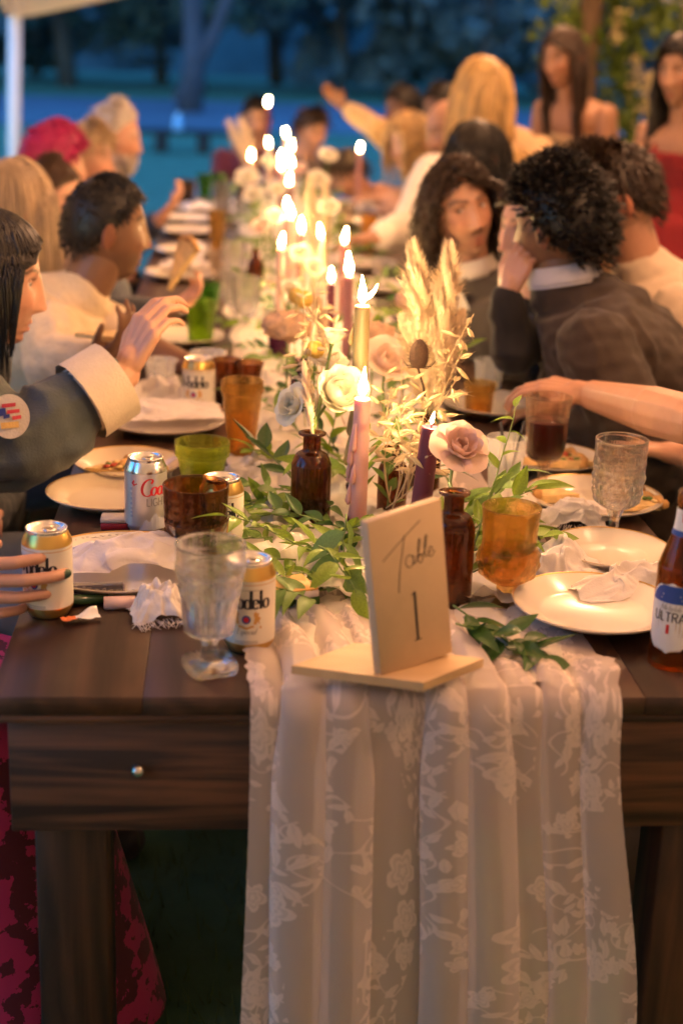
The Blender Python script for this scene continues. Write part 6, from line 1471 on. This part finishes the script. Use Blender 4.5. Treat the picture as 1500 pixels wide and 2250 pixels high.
person('person with black hair in faded denim jacket, arm raised over the table', atz(-22, 618, 2.55), (.97, .10, -.16), (-.46, .92, .52), (1, .1), SK4, [dict(longs, col=BLK, L=.20, n=4200, grav=.6, r=.0019, comb=(0, -1.4, 0), recede=.012, thick=.008, tuck=.058, var=.15, lift=.02)], True, seed=2, garment=('denim', DEN), voxel=.006, hs=1.0, trousers=(.30, .36, .48), brow=BLK, wr=.011,
       arms=[dict(side=1, shoulder=atz(-70, 900, 2.42), elbow=atz(20, 985, 2.42), wrist=atz(272, 822, 2.5), F=(.42, .12, .85), N=(.5, .6, -.3), curl=(.45, .7, .5), fine=True, cuff=.74, cuffroll=(.62, .93, (.62, .50, .38)), k=1.28, hk=.98, spread=.0)])
pj = bpy.data.objects[[o.name for o in bpy.data.objects if o.get('label', '').startswith('person with black hair in faded')][0]]
# sewn patch on the sleeve
pc = atz(22, 915, 2.335); nrmv = nrm(CAM-pc); ax_ = nrm(np.cross((0, 0, 1), nrmv)); ay_ = np.cross(nrmv, ax_)
b = MB(); b.add([pc+(ax_*math.cos(a)*.032+ay_*math.sin(a)*.036)+nrmv*(.006-.010*math.cos(a)**2) for a in np.linspace(0, 2*PI, 28, endpoint=False)]-np.array(pj.location), [tuple(range(28))], 0)
for k, (x0, y0, x1, y1, mi) in enumerate(((-.012, .014, .010, .020, 1), (-.004, .004, .016, .010, 1), (-.018, .0, -.006, .012, 2), (-.014, -.020, .014, -.010, 3), (.004, -.006, .018, .0, 1), (-.01, -.004, .0, .002, 2))):
    b.add([pc+ax_*x+ay_*y+nrmv*(.0075-.010*(x/.032)**2) for x, y in ((x0, y0), (x1, y0+.002), (x1, y1+.002), (x0, y1))]-np.array(pj.location), [(0, 1, 2, 3)], mi)
b.obj('sleeve_patch', [cloth((.6, .52, .44)), cloth((.5, .04, .06)), cloth((.04, .05, .2)), cloth((.7, .42, .12))], pj)
person('person with straight pale blonde hair behind the denim jacket', atz(30, 462, 3.7), (.75, .62, -.1), (-.48, 2.2, .52), (1, .25), SK4, dict(longs, col=(.40, .28, .17), L=.36, n=2200, r=.0020), True, seed=3, garment=('shirt', (.36, .32, .36)), voxel=.009)
person('man with cropped dark hair in cream cable-knit sweater, in profile', atz(236, 505, 3.3), (.97, .2, -.05), (-.42, 1.72, .52), (1, .1), SK3, dict(short, n=1400, L=.014, thick=.006, recede=-.002), seed=4, garment=('sweater', (.62, .48, .32)), voxel=.006, stubble=.35, knit=.5, hairc=BLK, brow=BLK, wr=.005, hunch=.02, neckfwd=.06,
       arms=[dict(side=1, elbow=atz(120, 800, 3.05), wrist=atz(210, 795, 2.95), F=(.3, -.25, .25), N=(.3, -.2, .8), curl=(.5, .6, .4)), dict(side=-1, elbow=(.02, 1.80, .83), wrist=(.19, 1.66, .795), F=(.9, -.35, 0), N=(0, 0, -1), curl=(.2, .3, .2), bare=True)])
pizza(atz(165, 742, 2.9), .10, .1, 'folded flatbread held by the cream-sweater guest', 31, False)
person('person with tied-back brown hair in charcoal top reaching with food', atz(113, 448, 4.1), (.92, -.32, -.1), (-.46, 2.65, .52), (1, -.1), SK4, dict(short, col=BRN, L=.03, comb=(0, -.8, 0), n=700), True, seed=5, garment=('shirt', (.055, .06, .075)), voxel=.008, brow=BRN,
       arms=[dict(side=1, elbow=atz(262, 690, 3.6), wrist=atz(345, 690, 3.55), F=(.75, .1, .35), N=(.2, -.2, .8), curl=(.6, .6, .4), shoulder=atz(225, 610, 3.75))])
t = pizza(atz(378, 640, 3.5), .13, 1.3, 'long flatbread slice held up above the plates', 32, False); t.rotation_euler = (.2, -1.15, .2)
person('person wearing a bright magenta knitted beanie', atz(122, 362, 4.7), (.93, .3, -.1), (-.5, 3.25, .52), (1, .1), SK4, dict(short, col=(.42, .008, .10), n=1500, L=.018, thick=.026, low=-.02, r=.003, lift=.05, part_name='beanie', var=.12), True, seed=6, garment=('shirt', (.12, .03, .06)), voxel=.012)
person('older person with short blonde hair beside the white-haired man', atz(190, 350, 5.1), (.96, -.15, -.1), (-.46, 3.72, .52), (1, 0), SK4, dict(short, col=(.50, .36, .20), L=.05, curl=.006, n=700), True, seed=7, garment=('shirt', (.45, .35, .33)), voxel=.012)
person('white-haired man with white beard in a dark blue shirt', atz(254, 305, 5.4), (.97, -.1, -.12), (-.42, 4.1, .52), (1, 0), SK4, dict(short, col=WHT, L=.038, n=900, comb=(0, -.7, .1), thick=.014, recede=.008), seed=8, garment=('shirt', (.03, .045, .10)), voxel=.010, beard=dict(n=700, L=.028, col=(.62, .55, .48)), brow=(.45, .4, .36),
       arms=[dict(side=-1, wrist=(.02, 3.85, .86), F=(.5, -.3, .6), N=(0, 0, 1))])
# ---------------------------------------------------------------- far end
person('dark-haired man in a maroon shirt at the far table end', atz(562, 265, 7.9), (.05, -1, -.12), (.40, 6.98, .52), (0, -1), SK2, dict(short, n=700, L=.03), seed=9, garment=('shirt', (.10, .012, .03)), voxel=.012, brow=BLK, stubble=.3)
person('dark-haired person turning right at the far table end', atz(684, 287, 7.8), (.55, -.8, -.3), (.74, 6.96, .52), (.2, -1), SK1, dict(short, n=700, L=.05, col=DBR), seed=10, garment=('shirt', (.16, .12, .10)), voxel=.012, brow=DBR)
person('person with dark hair bowed low over a far plate', atz(762, 382, 7.0), (-.75, -.35, -.75), (1.40, 5.75, .52), (-1, -.1), SK1, dict(short, n=700, L=.05, col=DBR), seed=11, garment=('shirt', (.50, .26, .18)), voxel=.012,
       arms=[dict(side=-1, wrist=atz(850, 440, 6.6), elbow=atz(905, 480, 6.5), F=(-1, 0, .1))])
# ---------------------------------------------------------------- right side, far to near
person('dark-haired man stretching an arm across the far end', atz(886, 247, 6.9), (-.85, -.4, -.1), (1.42, 5.5, .56), (-1, -.1), SK3, dict(short, n=700, L=.022), seed=12, garment=('shirt', (.50, .33, .14)), voxel=.012,
       arms=[dict(side=1, wrist=atz(762, 240, 6.9), elbow=atz(830, 285, 6.7), F=(-.6, 0, .5), N=(0, -1, 0), cuff=.9)])
person('person with dark hair half hidden behind the bald man', atz(972, 248, 6.3), (-.8, -.5, -.1), (1.5, 4.9, .56), (-1, 0), SK3, dict(short, n=600, L=.025), seed=13, garment=('shirt', (.06, .05, .05)), voxel=.014)
person('blonde curly-haired person in a grey waistcoat', atz(905, 315, 6.1), (-.9, -.35, -.2), (1.42, 4.7, .52), (-1, 0), SK4, dict(longs, col=BLN, L=.20, n=600, curl=.012, cfreq=14, m=12), True, seed=14, garment=('shirt', (.34, .28, .20)), voxel=.012)
person('bald bearded man in a bright white shirt', atz(985, 290, 5.5), (-.88, -.42, -.25), (1.30, 3.95, .52), (-1, -.2), SK1, None, seed=15, garment=('shirt', (.80, .72, .62)), voxel=.010, stubble=.55, collar=(.8, .72, .62), brow=DBR,
       arms=[dict(side=-1, shoulder=atz(955, 385, 5.2), elbow=atz(898, 505, 5.05), wrist=atz(835, 520, 4.9), F=(-1, 0, -.1), k=1.3, hk=.95)])
person('person with straight black hair bent toward the table', atz(1052, 352, 4.7), (-.85, -.35, -.45), (1.44, 3.15, .52), (-1, 0), SK1, dict(longs, col=BLK, L=.30, n=900, part=0), True, seed=16, garment=('shirt', (.05, .03, .03)), voxel=.010)
person('blonde long-haired woman in beige lace dress, seen from behind', atz(1062, 212, 5.25), (-.55, .80, -.15), (1.62, 4.05, .88), (-.5, .85), SK4, dict(longs, col=(.56, .36, .15), L=.46, n=1100, grav=.5, thick=.026), True, seed=17, garment=('shirt', (.58, .40, .22)), voxel=.012, standing=True, extra=dict(skirt=(.58, .40, .22)),
       arms=[dict(side=1, wrist=(1.5, 4.35, 1.15), F=(0, 1, 0)), dict(side=-1, wrist=(1.2, 4.3, 1.0), F=(0, 1, 0))])
person('standing woman with long brown hair in a strappy champagne dress', atz(1238, 128, 5.9), (-.80, -.55, -.22), (1.80, 4.66, .92), (-.75, -.65), SK2, [dict(longs, col=DBR, L=.36, n=700, part=.01, thick=.012, tuck=.05, comb=(0, -.5, 0), recede=.008)], True, seed=18, garment=('dress', (.50, .33, .16)), voxel=.010, standing=True, brow=DBR, bulk=1.1)
person('woman in a deep red dress with long dark hair at the tent side', atz(1500, 160, 5.0), (-.75, -.6, -.1), (1.90, 3.62, .92), (-.7, -.7), SK2, [dict(longs, col=BLK, L=.48, n=900, part=.0, thick=.022, tuck=.04, comb=(0, -.5, 0), recede=.008)], True, seed=19, garment=('dress', (.26, .012, .015)), voxel=.010, standing=True, brow=BLK)
person('man with brown quiff and short beard in a pale T-shirt', atz(1352, 440, 3.3), (-.92, .05, -.30), (1.60, 1.70, .54), (-1, .05), SK1, [dict(short, col=DBR, L=.030, n=1500, quiff=.9, comb=(0, -.5, .1), thick=.012, r=.002, m=6), ], seed=20, garment=('tee', (.62, .50, .38)), voxel=.007, stubble=.62, scol=(.07, .035, .02), brow=DBR, hunch=.01)
person('man with long curly dark hair in a grey suit, looking up', atz(1008, 468, 3.5), (.30, -.93, .10), (1.42, 2.02, .52), (-.9, -.45), SK1, [dict(longs, col=DBR, L=.25, n=1900, curl=.016, cfreq=20, m=18, part=.012, grav=.42, r=.0022, recede=.026, comb=(0, -.7, .1), lift=.45, thick=.018)], seed=21, garment=('jacket', (.075, .058, .046)), voxel=.006, roll=.24, brow=BLK, stubble=.28, collar=(.58, .52, .46), shirtfront=(.72, .66, .58), jaw=.95, extra=dict(gaze=(.45, .9, .02)), hs=.98)
person('person with long brown hair in black, hand held over mouth', atz(1180, 508, 3.2), (-.88, -.42, -.05), (1.46, 1.66, .52), (-1, -.1), SK4, [dict(longs, col=DBR, L=.42, n=1800, part=.0, r=.002, comb=(0, -.4, 0), tuck=.03)], True, seed=22, garment=('shirt', (.012, .010, .010)), voxel=.006, brow=DBR, hs=.98,
       arms=[dict(side=1, elbow=atz(1130, 770, 3.05), wrist=atz(1108, 655, 3.02), F=(.30, -.05, .9), N=(.5, .6, .0), curl=(.5, .6, .4), fine=True, cuff=.9)])
person('man with short black curly hair in a brown suit, back turned', atz(1222, 505, 3.0), (-.78, .60, -.10), (1.50, 1.30, .52), (-.95, .25), SK3, [dict(short, n=2200, L=.034, curl=.005, cfreq=16, thick=.024, r=.0024, m=7, lift=.9, crown=.2, var=.4)], seed=23, garment=('jacket', (.036, .021, .013)), voxel=.006, collar=(.48, .46, .50), brow=BLK, hairc=BLK, bulk=1.06, wr=.007, hunch=.045,
       arms=[dict(side=-1, elbow=(1.10, 1.05, .74), wrist=(.98, 1.22, .80), F=(-.8, .4, 0))])
person('person in dark clothes reaching a bare forearm across the right side', (1.62, .62, 1.2), (-.9, .4, -.2), (1.66, .62, .52), (-1, .2), SK1, dict(short, col=DBR, L=.04, n=400), seed=24, garment=('tee', (.02, .018, .018)), voxel=.008,
       arms=[dict(side=1, elbow=atz(1520, 925, 2.38), wrist=atz(1300, 868, 2.72), F=(-.85, .5, .05), N=(.1, .2, -1), curl=(.35, .5, .4), fine=True, k=1.05), dict(side=-1, elbow=(1.35, .55, .78), wrist=(1.12, .95, .80), F=(-.8, .5, 0))])
# ---------------------------------------------------------------- on the grass at the right
t = thing('handbag', 'dark leather handbag with looped strap on the grass', 'handbag', (1.02, .70, 0), .3); lt = mat('bag_leather', (.035, .022, .016), .5, var=.3, vs=20, bump=.3, bs=60); st = mat('bag_strap', (.16, .07, .035), .55)
v, f = box(-.16, .2, -.06, .06, 0, .22, .03); MB().add(v, f).obj('bag_body', lt, t)
MB().add(*tube([(-.2, -.075, .245), (-.05, -.08, .27), (.1, -.08, .262), (.3, -.07, .24)], [.010]*4, 6)).obj('flap_edge', st, t); MB().add(*tube([(.02, -.085, .262), (.03, -.1, .2), (.05, -.1, .13), (.09, -.09, .07)], [.012]*4, 6)).obj('strap', st, t)
